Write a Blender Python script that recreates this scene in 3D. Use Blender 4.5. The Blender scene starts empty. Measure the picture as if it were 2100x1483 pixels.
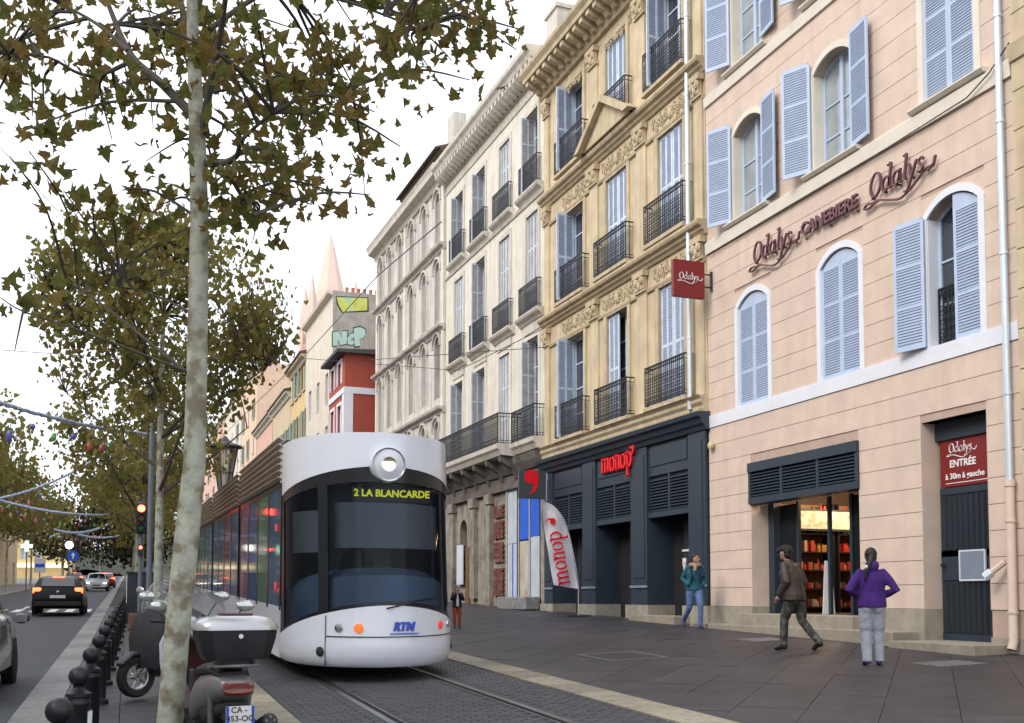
import bpy, bmesh, math, random
from mathutils import Vector, Matrix
rnd = random.Random(7)
R = math.radians
sc = bpy.context.scene
col = sc.collection

# ---------------------------------------------------------------- camera, sky, sun, exposure
FPX, PITCH, YAW = 2150.0, R(3.2), R(20.1465)
CAMP = Vector((0, 0, 1.25))
cam = bpy.data.cameras.new('camera')
cam.sensor_width = 36.0
cam.lens = FPX / 2100 * 36
cam.shift_y = 0.173
cam.clip_start = 0.1
cam.clip_end = 2000
camo = bpy.data.objects.new('camera', cam)
col.objects.link(camo)
camo.location = CAMP
camo.rotation_euler = (R(90) + PITCH, 0, -YAW)
sc.camera = camo

SUN_EL, SUN_AZ = R(38), R(250)          # azimuth clockwise from +Y
w = bpy.data.worlds.new('World'); sc.world = w; w.use_nodes = True
nt = w.node_tree; nt.nodes.clear()
sky = nt.nodes.new('ShaderNodeTexSky'); sky.sky_type = 'NISHITA'; sky.sun_disc = False
sky.sun_elevation = SUN_EL; sky.sun_rotation = SUN_AZ; sky.dust_density = 4.0
tc = nt.nodes.new('ShaderNodeTexCoord')
nz = nt.nodes.new('ShaderNodeTexNoise'); nz.inputs['Scale'].default_value = 2.2; nz.inputs['Detail'].default_value = 5
nt.links.new(tc.outputs['Generated'], nz.inputs['Vector'])
cr = nt.nodes.new('ShaderNodeValToRGB')
cr.color_ramp.elements[0].position = .32; cr.color_ramp.elements[0].color = (8.6, 8.9, 9.6, 1)
cr.color_ramp.elements[1].position = .7; cr.color_ramp.elements[1].color = (10.2, 10.5, 11.2, 1)
nt.links.new(nz.outputs['Fac'], cr.inputs['Fac'])
mx = nt.nodes.new('ShaderNodeMixRGB'); mx.inputs['Fac'].default_value = .84
nt.links.new(sky.outputs['Color'], mx.inputs['Color1']); nt.links.new(cr.outputs['Color'], mx.inputs['Color2'])
bg = nt.nodes.new('ShaderNodeBackground'); bg.inputs['Strength'].default_value = .10
nt.links.new(mx.outputs['Color'], bg.inputs['Color'])
wo = nt.nodes.new('ShaderNodeOutputWorld'); nt.links.new(bg.outputs['Background'], wo.inputs['Surface'])

sl = bpy.data.lights.new('sun', 'SUN'); sl.energy = 1.0; sl.angle = R(25); sl.color = (1, .93, .84)
so = bpy.data.objects.new('sun', sl); col.objects.link(so)
so.rotation_euler = (R(90) - SUN_EL, 0, R(180) - SUN_AZ)
sc.view_settings.view_transform = 'Standard'; sc.view_settings.look = 'None'
sc.view_settings.exposure = 0.92; sc.view_settings.gamma = 1.0
sc.view_settings.use_curve_mapping = False
sc.cycles.use_denoising = True
sc.cycles.max_bounces = 6; sc.cycles.diffuse_bounces = 3; sc.cycles.glossy_bounces = 3
sc.cycles.transmission_bounces = 4; sc.cycles.transparent_max_bounces = 10
sc.cycles.caustics_reflective = False; sc.cycles.caustics_refractive = False

# ---------------------------------------------------------------- helpers
def GZ(X, Y): return .03 * (X - 10) + .024 * Y            # pavement and track level: the street climbs and tilts
RZ0 = .03 * (-.95 - 10) - .12
def RZ(Y): return RZ0 + .024 * Y                           # roadway level

def S2L(c): return tuple((x / 12.92 if x <= .04045 else ((x + .055) / 1.055) ** 2.4) for x in c)
def hexc(h): return S2L([int(h[i:i + 2], 16) / 255 for i in (0, 2, 4)])

MATS = {}
def mat(name, c, rough=.8, var=.12, scale=5, bump=0, metal=0, streak=0, c2=None, c2s=1.5, c2w=.5, emit=0, spec=.4, coat=0, trans=0, bscale=None, obj_rand=0, island=None, c2e=.14):
    if name in MATS: return MATS[name]
    m = bpy.data.materials.new(name); m.use_nodes = True
    t = m.node_tree; b = t.nodes['Principled BSDF']
    L = t.links.new
    b.inputs['Roughness'].default_value = rough; b.inputs['Metallic'].default_value = metal
    b.inputs['Specular IOR Level'].default_value = spec; b.inputs['Coat Weight'].default_value = coat
    pos = t.nodes.new('ShaderNodeNewGeometry')
    def noise(s, d=4, stretch=None):
        n = t.nodes.new('ShaderNodeTexNoise'); n.inputs['Scale'].default_value = s; n.inputs['Detail'].default_value = d
        if stretch:
            mp = t.nodes.new('ShaderNodeMapping'); mp.inputs['Scale'].default_value = stretch
            L(pos.outputs['Position'], mp.inputs['Vector']); L(mp.outputs['Vector'], n.inputs['Vector'])
        else: L(pos.outputs['Position'], n.inputs['Vector'])
        return n.outputs['Fac']
    def mixc(fac, a, bb, mode='MIX'):
        x = t.nodes.new('ShaderNodeMixRGB'); x.blend_type = mode
        for s, v in (('Fac', fac), ('Color1', a), ('Color2', bb)):
            if isinstance(v, (int, float)): x.inputs[s].default_value = v
            elif isinstance(v, tuple): x.inputs[s].default_value = (*v, 1)
            else: L(v, x.inputs[s])
        return x.outputs['Color']
    def rng(v, a, bb, lo=0, hi=1):
        r = t.nodes.new('ShaderNodeMapRange'); L(v, r.inputs[0])
        r.inputs[1].default_value = a; r.inputs[2].default_value = bb; r.inputs[3].default_value = lo; r.inputs[4].default_value = hi
        return r.outputs[0]
    lo = tuple(x * (1 - var) for x in c); hi = tuple(min(x * (1 + var), .95) for x in c)
    cc = mixc(rng(noise(scale, 6), .3, .7), lo, hi)
    if c2: cc = mixc(rng(noise(c2s, 5), .5 + .25 * (1 - c2w) - .08 * c2e / .14, .5 + .25 * (1 - c2w) + c2e), cc, c2)
    if streak:
        st = rng(noise(1.0, 5, (5.5, 5.5, .35)), .45, .75)
        cc = mixc(rng(st, 0, 1, 0, streak), cc, tuple(x * .35 for x in c))
    if obj_rand or island:
        oi = t.nodes.new('ShaderNodeObjectInfo')
        if island:
            ad = t.nodes.new('ShaderNodeMath'); ad.operation = 'ADD'; L(pos.outputs['Random Per Island'], ad.inputs[0]); L(oi.outputs['Random'], ad.inputs[1])
            fr = t.nodes.new('ShaderNodeMath'); fr.operation = 'FRACT'; L(ad.outputs[0], fr.inputs[0])
            rp = t.nodes.new('ShaderNodeValToRGB'); L(fr.outputs[0], rp.inputs['Fac'])
            el = rp.color_ramp.elements
            while len(el) < len(island): el.new(.5)
            for i, ic in enumerate(island): el[i].position = i / (len(island) - 1); el[i].color = (*ic, 1)
            cc = mixc(.75, cc, rp.outputs['Color'])
        else:
            cc = mixc(1.0, cc, mixc(oi.outputs['Random'], (1 - obj_rand,) * 3, (1 + obj_rand,) * 3), 'MULTIPLY')
    L(cc, b.inputs['Base Color'])
    if bump:
        bp = t.nodes.new('ShaderNodeBump'); bp.inputs['Strength'].default_value = bump; bp.inputs['Distance'].default_value = .02
        L(noise(bscale or scale * 4, 6), bp.inputs['Height']); L(bp.outputs['Normal'], b.inputs['Normal'])
    if emit:
        L(cc, b.inputs['Emission Color']); b.inputs['Emission Strength'].default_value = emit
    if trans:
        tr = t.nodes.new('ShaderNodeBsdfTranslucent'); L(cc, tr.inputs['Color'])
        ms = t.nodes.new('ShaderNodeMixShader'); ms.inputs[0].default_value = trans
        L(b.outputs[0], ms.inputs[1]); L(tr.outputs[0], ms.inputs[2])
        L(ms.outputs[0], t.nodes['Material Output'].inputs['Surface'])
    MATS[name] = m
    return m

def glass(name, tint, op=.5, rough=.03, clear=.4):
    """clear pane: transparent with tint, a mirror-like skin over it and a little body colour"""
    if name in MATS: return MATS[name]
    m = bpy.data.materials.new(name); m.use_nodes = True; t = m.node_tree; t.nodes.clear(); L = t.links.new
    tr = t.nodes.new('ShaderNodeBsdfTransparent'); tr.inputs[0].default_value = (*[min(1, x * (1 - clear) + clear) for x in tint], 1)
    b = t.nodes.new('ShaderNodeBsdfPrincipled'); b.inputs['Base Color'].default_value = (*tint, 1); b.inputs['Roughness'].default_value = rough
    b.inputs['Specular IOR Level'].default_value = .7
    fr = t.nodes.new('ShaderNodeFresnel'); fr.inputs[0].default_value = 1.5
    ad = t.nodes.new('ShaderNodeMath'); ad.operation = 'MAXIMUM'; ad.inputs[1].default_value = op; L(fr.outputs[0], ad.inputs[0])
    ms = t.nodes.new('ShaderNodeMixShader'); L(ad.outputs[0], ms.inputs[0]); L(tr.outputs[0], ms.inputs[1]); L(b.outputs[0], ms.inputs[2])
    o = t.nodes.new('ShaderNodeOutputMaterial'); L(ms.outputs[0], o.inputs[0])
    MATS[name] = m
    return m

class MB:
    def __init__(s): s.v = []; s.f = []; s.mi = []; s.k = 0
    def add(s, vs, fs):
        n = len(s.v); s.v += [tuple(p) for p in vs]; s.f += [tuple(i + n for i in f) for f in fs]; s.mi += [s.k] * len(fs); return s
    def box(s, x0, x1, y0, y1, z0, z1):
        return s.add([(x0, y0, z0), (x1, y0, z0), (x1, y1, z0), (x0, y1, z0), (x0, y0, z1), (x1, y0, z1), (x1, y1, z1), (x0, y1, z1)],
                     [(0, 3, 2, 1), (4, 5, 6, 7), (0, 1, 5, 4), (1, 2, 6, 5), (2, 3, 7, 6), (3, 0, 4, 7)])
    def quad(s, a, b, c, d): return s.add([a, b, c, d], [(0, 1, 2, 3)])
    def prism(s, pts, ax, a0, a1):
        """polygon in the two other axes (in x,y,z order) extruded along ax"""
        n = len(pts)
        def P(p, a): return {'x': (a, p[0], p[1]), 'y': (p[0], a, p[1]), 'z': (p[0], p[1], a)}[ax]
        vs = [P(p, a0) for p in pts] + [P(p, a1) for p in pts]
        return s.add(vs, [tuple(range(n))[::-1], tuple(range(n, 2 * n))] + [(i, (i + 1) % n, n + (i + 1) % n, n + i) for i in range(n)])
    def loft(s, rings, cap=True, closed=True):
        n = len(rings[0]); vs = [p for r in rings for p in r]; fs = []
        for i in range(len(rings) - 1):
            for j in range(n if closed else n - 1):
                k = (j + 1) % n; fs.append((i * n + j, i * n + k, (i + 1) * n + k, (i + 1) * n + j))
        if cap: fs += [tuple(range(n))[::-1], tuple(range((len(rings) - 1) * n, len(rings) * n))]
        return s.add(vs, fs)
    def tube(s, path, r, n=8, cap=True):
        path = [Vector(p) for p in path]
        rs = r if isinstance(r, (list, tuple)) else [r] * len(path)
        rings = []; u = None
        for i, p in enumerate(path):
            d = (path[min(i + 1, len(path) - 1)] - path[max(i - 1, 0)])
            if d.length < 1e-9: d = Vector((0, 0, 1))
            d.normalize()
            if u is None: u = d.orthogonal().normalized()
            else:
                u = u - d * u.dot(d)
                u = u.normalized() if u.length > 1e-6 else d.orthogonal().normalized()
            v = d.cross(u)
            rings.append([p + (u * math.cos(2 * math.pi * k / n) + v * math.sin(2 * math.pi * k / n)) * rs[i] for k in range(n)])
        return s.loft(rings, cap)
    def lathe(s, prof, n=16, c=(0, 0, 0), ax='z', cap=True):
        rings = []
        for r, h in prof:
            ring = []
            for k in range(n):
                a = 2 * math.pi * k / n; p, q = r * math.cos(a), r * math.sin(a)
                o = {'z': (p, q, h), 'x': (h, p, q), 'y': (q, h, p)}[ax]
                ring.append((c[0] + o[0], c[1] + o[1], c[2] + o[2]))
            rings.append(ring)
        return s.loft(rings, cap)
    def ell(s, c, rx, ry, rz, n=10, m=7):
        return s.loft([[(c[0] + rx * math.sin(math.pi * max(.03, min(.97, i / m))) * math.cos(2 * math.pi * k / n), c[1] + ry * math.sin(math.pi * max(.03, min(.97, i / m))) * math.sin(2 * math.pi * k / n),
                         c[2] - rz * math.cos(math.pi * i / m)) for k in range(n)] for i in range(m + 1)])
    def xf(s, mtx, start=0):
        for i in range(start, len(s.v)): s.v[i] = tuple(mtx @ Vector(s.v[i]))
        return s
    def mesh(s, name, mats, smooth=False, sharp=40, fix=True):
        me = bpy.data.meshes.new(name); me.from_pydata(s.v, [], s.f)
        if not isinstance(mats, (list, tuple)): mats = [mats]
        for m in mats: me.materials.append(m)
        if len(mats) > 1: me.polygons.foreach_set('material_index', s.mi)
        if fix:
            bm = bmesh.new(); bm.from_mesh(me); bmesh.ops.recalc_face_normals(bm, faces=bm.faces); bm.to_mesh(me); bm.free()
        if smooth:
            me.polygons.foreach_set('use_smooth', [True] * len(me.polygons)); me.set_sharp_from_angle(angle=R(sharp))
        me.update(); return me
    def build(s, name, mats, parent=None, loc=(0, 0, 0), rot=(0, 0, 0), smooth=False, sharp=40, fix=True, bevel=0):
        return obj(name, s.mesh(name, mats, smooth, sharp, fix), parent, loc, rot, bevel)

def obj(name, me, parent=None, loc=(0, 0, 0), rot=(0, 0, 0), bevel=0):
    o = bpy.data.objects.new(name, me); col.objects.link(o); o.location = loc; o.rotation_euler = rot
    if parent is not None: o.parent = parent
    if bevel:
        b = o.modifiers.new('bevel', 'BEVEL'); b.width = bevel; b.segments = 2; b.limit_method = 'ANGLE'
    return o
def tag(o, label=None, cat=None, group=None, kind=None):
    if label: o['label'] = label
    if cat: o['category'] = cat
    if group: o['group'] = group
    if kind: o['kind'] = kind
    return o
def thing(name, label, cat, loc=(0, 0, 0), rotz=0, group=None, rot=None):
    o = bpy.data.objects.new(name, None); col.objects.link(o); o.location = loc
    o.rotation_euler = rot if rot else (0, 0, rotz); o.empty_display_size = .2
    return tag(o, label, cat, group)
CACHE = {}
def shared(key, fn):
    if key not in CACHE: CACHE[key] = fn()
    return CACHE[key]
def copy_tree(o, parent=None):
    c = o.copy(); col.objects.link(c); c.parent = parent
    for ch in list(o.children): copy_tree(ch, c)
    return c

FWD = Vector((math.sin(YAW) * math.cos(PITCH), math.cos(YAW) * math.cos(PITCH), math.sin(PITCH)))
RGT = Vector((math.cos(YAW), -math.sin(YAW), 0)); UPV = RGT.cross(FWD)
CYP = 1225 - FPX * math.tan(PITCH)
def at(x, y, Z): return CAMP + (FWD + RGT * (x - 1050) / FPX - UPV * (y - CYP) / FPX) * Z      # point seen at photo pixel x,y at depth Z

def text_mesh(s, size, depth, mats, align='CENTER', shear=0, bold=0, name='lettering', spacing=1):
    cu = bpy.data.curves.new(name, 'FONT'); cu.body = s; cu.size = size; cu.extrude = depth; cu.align_x = align; cu.align_y = 'CENTER'
    cu.shear = shear; cu.offset = bold; cu.resolution_u = 3; cu.space_character = spacing
    o = bpy.data.objects.new('tmp', cu); col.objects.link(o); bpy.context.view_layer.update()
    me = bpy.data.meshes.new_from_object(o.evaluated_get(bpy.context.evaluated_depsgraph_get())); me.name = name
    bpy.data.objects.remove(o); bpy.data.curves.remove(cu); me.materials.clear(); me.materials.append(mats)
    return me

def smooth_line(pts, k=6):
    out = []; n = len(pts)
    for i in range(n - 1):
        p0, p1, p2, p3 = pts[max(i - 1, 0)], pts[i], pts[i + 1], pts[min(i + 2, n - 1)]
        for j in range(k):
            t = j / k
            out.append(tuple(.5 * (2 * b + (c - a) * t + (2 * a - 5 * b + 4 * c - d) * t * t + (3 * b - a - 3 * c + d) * t ** 3) for a, b, c, d in zip(p0, p1, p2, p3)))
    out.append(tuple(pts[-1])); return out
def circ(cx, cy, rx, ry, a0=0, a1=360, n=22):
    return [(cx + rx * math.cos(R(a0 + (a1 - a0) * i / n)), cy + ry * math.sin(R(a0 + (a1 - a0) * i / n))) for i in range(n + 1)]
def strokes(mb, lines, nib, thin, depth, sx=1, ox=0, oy=0, shear=0):
    """pen strokes with a slanted nib, in the x-z plane, y from 0 to depth"""
    for ln in lines:
        pts = [((p[0] + shear * p[1]) * sx + ox, p[1] * sx + oy) for p in ln]
        A = []; B = []
        for i, p in enumerate(pts):
            q0, q1 = pts[max(i - 1, 0)], pts[min(i + 1, len(pts) - 1)]
            dx, dy = q1[0] - q0[0], q1[1] - q0[1]; l = math.hypot(dx, dy) or 1
            nx, ny = -dy / l, dx / l
            if nx * nib[0] + ny * nib[1] < 0: nx, ny = -nx, -ny
            ex, ey = (nib[0] + nx * thin) * sx, (nib[1] + ny * thin) * sx
            A.append((p[0] + ex, p[1] + ey)); B.append((p[0] - ex, p[1] - ey))
        rings = [[(a[0], 0, a[1]), (b[0], 0, b[1]), (b[0], depth, b[1]), (a[0], depth, a[1])] for a, b in zip(A, B)]
        mb.loft(rings)
    return mb
ODALYS = [circ(.55, .75, .5, .78, 70, 430), circ(1.6, .45, .36, .46, 40, 400), smooth_line([(1.7, 1.62), (1.98, 1.66), (1.95, .9), (1.95, .15), (2.15, .06)]),
          circ(2.62, .45, .35, .46, 40, 400), smooth_line([(2.94, .95), (2.92, .5), (2.93, .12), (3.14, .04)]), smooth_line([(3.2, 1.6), (3.45, 1.66), (3.43, .9), (3.43, .15), (3.6, .06)]),
          smooth_line([(3.62, .92), (3.8, .85), (4.05, .1)]), smooth_line([(4.45, .95), (4.1, .1), (3.75, -.75), (3.45, -.7)]),
          smooth_line([(5.1, .75), (4.9, .93), (4.65, .75), (4.85, .5), (5.08, .24), (4.85, .02), (4.58, .14)]),
          smooth_line([(.5, -.42), (-.2, -.3), (-.5, -.5), (-.1, -.62), (.9, -.42), (2.0, -.75), (3.2, -1.02), (4.4, -.55), (5.3, .02), (6.1, .0)]), smooth_line([(5.5, -.1), (6.0, .0), (6.15, .55)])]
MONOP = []
def _m(x): return [smooth_line([(x - .12, .95), (x + .05, .95), (x + .05, 0)]), [(x - .1, .03), (x + .2, .03)],
                   smooth_line([(x + .08, .75), (x + .3, .97), (x + .48, .8), (x + .48, 0)]), [(x + .34, .03), (x + .62, .03)]]
MONOP += _m(.1) + _m(.53)[2:] + [circ(1.62, .48, .3, .47)] + _m(2.15) + [circ(3.2, .48, .3, .47)]
MONOP += [smooth_line([(3.62, .95), (3.8, .95), (3.8, -.55)]), [(3.62, -.52), (4.0, -.52)], smooth_line([(3.8, .8), (4.1, .97), (4.35, .5), (4.1, .02), (3.8, .15)])]
def comma_poly(s=1):
    head = circ(-.02, .2, .46, .46, -15, 235, 28)
    tail = [(-.1, -.2), (.06, -.2), (.14, -.32), (.08, -.56), (-.08, -.76), (-.14, -.86), (.0, -.83), (.2, -.68), (.36, -.42), (.43, -.1)]
    return [(p[0] * s, p[1] * s) for p in head + tail]
# ---------------------------------------------------------------- ground, road, tracks, paving
TILT = (math.atan(.024), -math.atan(.03), 0)
asphalt = mat('asphalt', (.046, .050, .060), .75, .2, 9, .25, c2=(.037, .040, .048), c2s=.8, bscale=120)
far_ground = mat('far_ground', (.09, .09, .09), .9, .2, .5)
pave_dark = mat('paving_stone', (.036, .0325, .038), .55, .28, 3, .3, c2=(.052, .046, .050), c2s=1.0, obj_rand=.2, streak=.0, bscale=45, spec=.45)
joint = mat('joint_mortar', (.031, .028, .031), .9, .2, 10, .2)
granite = mat('granite', (.19, .19, .185), .7, .2, 14, .2, c2=(.13, .13, .13), c2s=2, obj_rand=.2, bscale=90)
granite_beige = mat('granite_beige', (.25, .225, .17), .7, .25, 14, .2, c2=(.15, .135, .11), c2s=2.3, obj_rand=.24, bscale=90)
sett_m = mat('sett_stone', (.046, .047, .054), .6, .3, 6, .25, island=[(.034, .035, .041), (.054, .055, .063), (.044, .042, .047), (.066, .066, .072)], bscale=70)
steel = mat('rail_steel', (.32, .32, .33), .28, .2, 20, 0, metal=.9)
dark_gap = mat('dark_gap', (.012, .012, .012), .9, 0)
white_paint = mat('road_paint', (.62, .62, .6), .7, .15, 12, c2=(.3, .3, .3), c2s=6, c2w=.35)

def sheet(name, x0, x1, y0, y1, zf, m, nx=1, ny=40):
    mb = MB()
    xs = [x0 + (x1 - x0) * i / nx for i in range(nx + 1)]; ys = [y0 + (y1 - y0) * j / ny for j in range(ny + 1)]
    vs = [(x, y, zf(x, y)) for y in ys for x in xs]
    mb.add(vs, [(j * (nx + 1) + i, j * (nx + 1) + i + 1, (j + 1) * (nx + 1) + i + 1, (j + 1) * (nx + 1) + i) for j in range(ny) for i in range(nx)])
    return tag(mb.build(name, m, fix=False), kind='structure')
sheet('ground', -400, 400, -60, 700, lambda x, y: RZ(y) - .06, far_ground)
sheet('road', -7.4, -1.1, -40, 330, lambda x, y: RZ(y), asphalt)
lp = sheet('pavement_across', -60, -7.4, -40, 330, lambda x, y: RZ(y) + .12, mat('paving_light', (.16, .15, .14), .8, .2, 3, .1))
MB().box(-7.6, -7.36, -40, 330, -.2, .125).build('kerb_face', granite, lp)
for o in lp.children:
    for v in o.data.vertices: v.co.z += RZ(v.co.y)
pavement = sheet('pavement', -.9, 13.0, -40, 330, lambda x, y: GZ(x, y) - .035, joint)
# kerb stones beside the road and the two stone bands along the track
def stone_row(name, x0, x1, y0, y1, ln, m, parent, th=.2, top=0., nmax=60):
    me = shared((name, x0, ln), lambda: (lambda mb: mb.box(-(x1 - x0) / 2 + .004, (x1 - x0) / 2 - .004, -ln / 2 + .005, ln / 2 - .005, -th, 0).mesh(name, m))(MB()))
    y = y0 + ln / 2; k = 0; xc = (x0 + x1) / 2
    while y < y1 and k < nmax:
        o = obj(name, me, parent, (xc, y, GZ(xc, y) + top + rnd.uniform(-.002, .002)), (TILT[0], TILT[1], rnd.uniform(-.003, .003))); k += 1; y += ln
    yy = y - ln / 2
    mb = MB(); mb.add([(x0, yy, GZ(x0, yy)), (x1, yy, GZ(x1, yy)), (x1, 330, GZ(x1, 330)), (x0, 330, GZ(x0, 330))], [(0, 1, 2, 3)])
    mb.add([(x0, yy, GZ(x0, yy)), (x0, 330, GZ(x0, 330)), (x0, 330, RZ(330) - .1), (x0, yy, RZ(yy) - .1)], [(0, 1, 2, 3)])
    mb.build(name + '_far', m, parent, fix=False)
kerb = tag(MB().box(-1.1, -.75, -10, 12, -.9, -.5).build('kerb', granite), kind='structure')
stone_row('kerb_stone', -1.14, -.70, 6, 60, 1.0, granite, kerb, .32, .004)
band_l = stone_row('band_stone', 1.25, 1.65, 6, 60, .8, granite_beige, pavement, .1, .006)
band_r = stone_row('band_stone', 4.94, 5.43, 6, 60, .9, granite_beige, pavement, .1, .006)
# parking strip between kerb and track: darker slabs laid square
strip_mb = MB()
y = 6.0
for j in range(70):
    x = -.70
    for i in range(3):
        a, b = -.70 + .65 * i + .004, -.70 + .65 * (i + 1) - .004
        o = .3 * (i % 2)
        strip_mb.add([(xx, yy, GZ(xx, yy) - .001) for xx, yy in ((a, y + o), (b, y + o), (b, y + o + .59), (a, y + o + .59))] + [(xx, yy, GZ(xx, yy) - .04) for xx, yy in ((a, y + o), (b, y + o), (b, y + o + .59), (a, y + o + .59))],
                     [(0, 1, 2, 3), (0, 4, 5, 1), (1, 5, 6, 2), (2, 6, 7, 3), (3, 7, 4, 0)])
    y += .6
tag(strip_mb.build('strip_paving', pave_dark, pavement), kind='stuff')
# diagonal slabs of the wide pavement
def clip(poly, x0, x1, y0):
    for ax, v, sgn in ((0, x0, 1), (0, x1, -1), (1, y0, 1)):
        out = []
        for i in range(len(poly)):
            p, q = poly[i], poly[(i + 1) % len(poly)]
            dp, dq = (p[ax] - v) * sgn, (q[ax] - v) * sgn
            if dp >= 0: out.append(p)
            if dp * dq < 0:
                t = dp / (dp - dq); out.append((p[0] + (q[0] - p[0]) * t, p[1] + (q[1] - p[1]) * t))
        poly = out
        if len(poly) < 3: return []
    return poly
td, tn = (.668, .744), (.744, -.668)
slabs = []
for k in range(-70, 16):
    n0 = -.48 + .72 * k + .003; n1 = n0 + .72 - .006
    t = -20 + rnd.random()
    while t < 80:
        ln = rnd.choice((.9, 1.05, 1.2, 1.35)); a, b = t + .003, t + ln - .003; t += ln
        P = clip([(td[0] * s + tn[0] * n, td[1] * s + tn[1] * n) for s, n in ((a, n0), (a, n1), (b, n1), (b, n0))], 5.435, 12.79, 6.0)
        if P:
            cx, cy = sum(p[0] for p in P) / len(P), sum(p[1] for p in P) / len(P)
            if cy < 62: slabs.append((cy + .1 * abs(cx - 8), cx, cy, P))
slabs.sort(key=lambda s: s[0])
rest = MB()
for i, (_, cx, cy, P) in enumerate(slabs):
    dz = rnd.uniform(-.003, .003)
    mb = MB() if i < 300 else rest
    n = len(P); ox, oy = (cx, cy) if i < 300 else (0, 0); oz = GZ(cx, cy) if i < 300 else 0
    mb.add([(p[0] - ox, p[1] - oy, GZ(*p) - oz + dz) for p in P] + [(p[0] - ox, p[1] - oy, GZ(*p) - oz - .04) for p in P], [tuple(range(n))] + [(j, n + j, n + (j + 1) % n, (j + 1) % n) for j in range(n)])
    if i < 300: mb.build('paving_slab', pave_dark, pavement, (cx, cy, GZ(cx, cy)))
tag(rest.build('paving_slab_field', pave_dark, pavement), kind='stuff')
# track bed of small setts with the two grooved rails
bed = sheet('track_bed', 1.65, 4.94, -40, 330, lambda x, y: GZ(x, y) - .018, joint)
smb = MB(); y = 6.6; j = 0
while y < 34:
    x = 1.66 + (.09 if j % 2 else 0) - .1
    while x < 4.93:
        a, b = max(x, 1.66) + .005, min(x + .19, 4.935) - .005; x += .19
        if b - a < .03 or any(abs((a + b) / 2 - r) < .13 for r in (2.48, 4.05)): continue
        z = rnd.uniform(-.004, .002); h = .009
        smb.add([(p, q, GZ(p, q) + z) for p, q in ((a + h, y + h), (b - h, y + h), (b - h, y + .1 - h), (a + h, y + .1 - h))] + [(p, q, GZ(p, q) + z - .016) for p, q in ((a, y), (b, y), (b, y + .1), (a, y + .1))],
                [(0, 1, 2, 3), (0, 4, 5, 1), (1, 5, 6, 2), (2, 6, 7, 3), (3, 7, 4, 0)])
    y += .108; j += 1
tag(smb.build('sett_field', sett_m, bed), kind='stuff')
for r in (2.48, 4.05):
    t = tag(MB().box(-.035, .035, -15, 180, -.1, .004).build('tram_rail', steel, None, (r, 0, GZ(r, 0)), TILT), kind='structure')
    MB().box(.04 if r < 3 else -.105, .105 if r < 3 else -.04, -15, 180, -.1, -.012).build('groove', dark_gap, t)
    MB().box(.105 if r < 3 else -.125, .125 if r < 3 else -.105, -15, 180, -.1, .003).build('guard_lip', steel, t)
    MB().box(-.13, -.037, -15, 180, -.1, -.003).build('rail_seal', asphalt, t) if r < 3 else MB().box(.037, .13, -15, 180, -.1, -.003).build('rail_seal', asphalt, t)
# manhole covers
def manhole(px, py, w, l, label, fr, li):
    r = (FWD + RGT * (px - 1050) / FPX - UPV * (py - CYP) / FPX)
    k = (CAMP.z + .3) / (.024 * r.y + .03 * r.x - r.z); p = CAMP + r * k
    t = thing('manhole_cover', label, 'manhole cover', (p.x, p.y, GZ(p.x, p.y)), rot=TILT)
    mb = MB()
    for a in ((-w / 2, w / 2, -l / 2, -l / 2 + .1), (-w / 2, w / 2, l / 2 - .1, l / 2), (-w / 2, -w / 2 + .1, -l / 2 + .1, l / 2 - .1), (w / 2 - .1, w / 2, -l / 2 + .1, l / 2 - .1)): mb.box(*a, -.03, .008)
    mb.build('frame', fr, t); MB().box(-w / 2 + .105, w / 2 - .105, -l / 2 + .105, l / 2 - .105, -.03, .006).build('lid', li, t)
iron_lid = mat('lid_stone', (.13, .13, .13), .7, .2, 20, .2)
manhole(1275, 1346, 1.1, 1.3, 'square recessed cover with pale rim in the middle of the dark pavement', mat('cover_rim', (.10, .095, .095), .7, .2, 9), pave_dark)
manhole(1565, 1312, .75, .75, 'small pale cover in the pavement behind the man in brown', iron_lid, iron_lid)
manhole(1945, 1361, .85, .6, 'pale stone cover in the pavement in front of the slatted metal door', iron_lid, iron_lid)
# painted marks on the road
lines = MB()
for y0, y1, x in ((20, 23, -4.2), (27, 30, -4.2), (34, 37, -4.2), (50, 53, -4.2), (57, 60, -4.2), (64, 67, -4.2), (71, 74, -4.2), (80, 83, -4.2)):
    lines.add([(x - .07, y0, RZ(y0) + .004), (x + .07, y0, RZ(y0) + .004), (x + .07, y1, RZ(y1) + .004), (x - .07, y1, RZ(y1) + .004)], [(0, 1, 2, 3)])
for k in range(9):
    x = -7 + .66 * k
    lines.add([(x, 46, RZ(46) + .004), (x + .33, 46, RZ(46) + .004), (x + .33, 49.2, RZ(49.2) + .004), (x, 49.2, RZ(49.2) + .004)], [(0, 1, 2, 3)])
tag(lines.build('road_marking', white_paint, fix=False), kind='structure')
# ---------------------------------------------------------------- building kit: local x = along the front, y = out to the street, z up
pink = mat('pink_render', (.65, .515, .425), .85, .07, 2.5, .2, streak=.12, c2=(.58, .47, .395), c2s=.5, bscale=60)
pink_joint = mat('pink_joint', (.46, .35, .28), .9, .1, 4)
cream = mat('cream_surround', (.70, .65, .56), .8, .06, 3, .05)
white_sur = mat('white_surround', (.72, .74, .80), .75, .04, 3)
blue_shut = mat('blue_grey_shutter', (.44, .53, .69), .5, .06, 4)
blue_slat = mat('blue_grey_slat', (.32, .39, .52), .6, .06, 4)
grey_slat = mat('old_shutter', (.42, .42, .42), .7, .15, 4, streak=.2)
white_shut = mat('white_shutter', (.62, .70, .82), .55, .12, 4, streak=.12)
yellow_st = mat('yellow_stone', (.585, .485, .325), .88, .14, 2, .25, streak=.36, c2=(.47, .385, .255), c2s=.7, c2w=.35, bscale=25)
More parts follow.
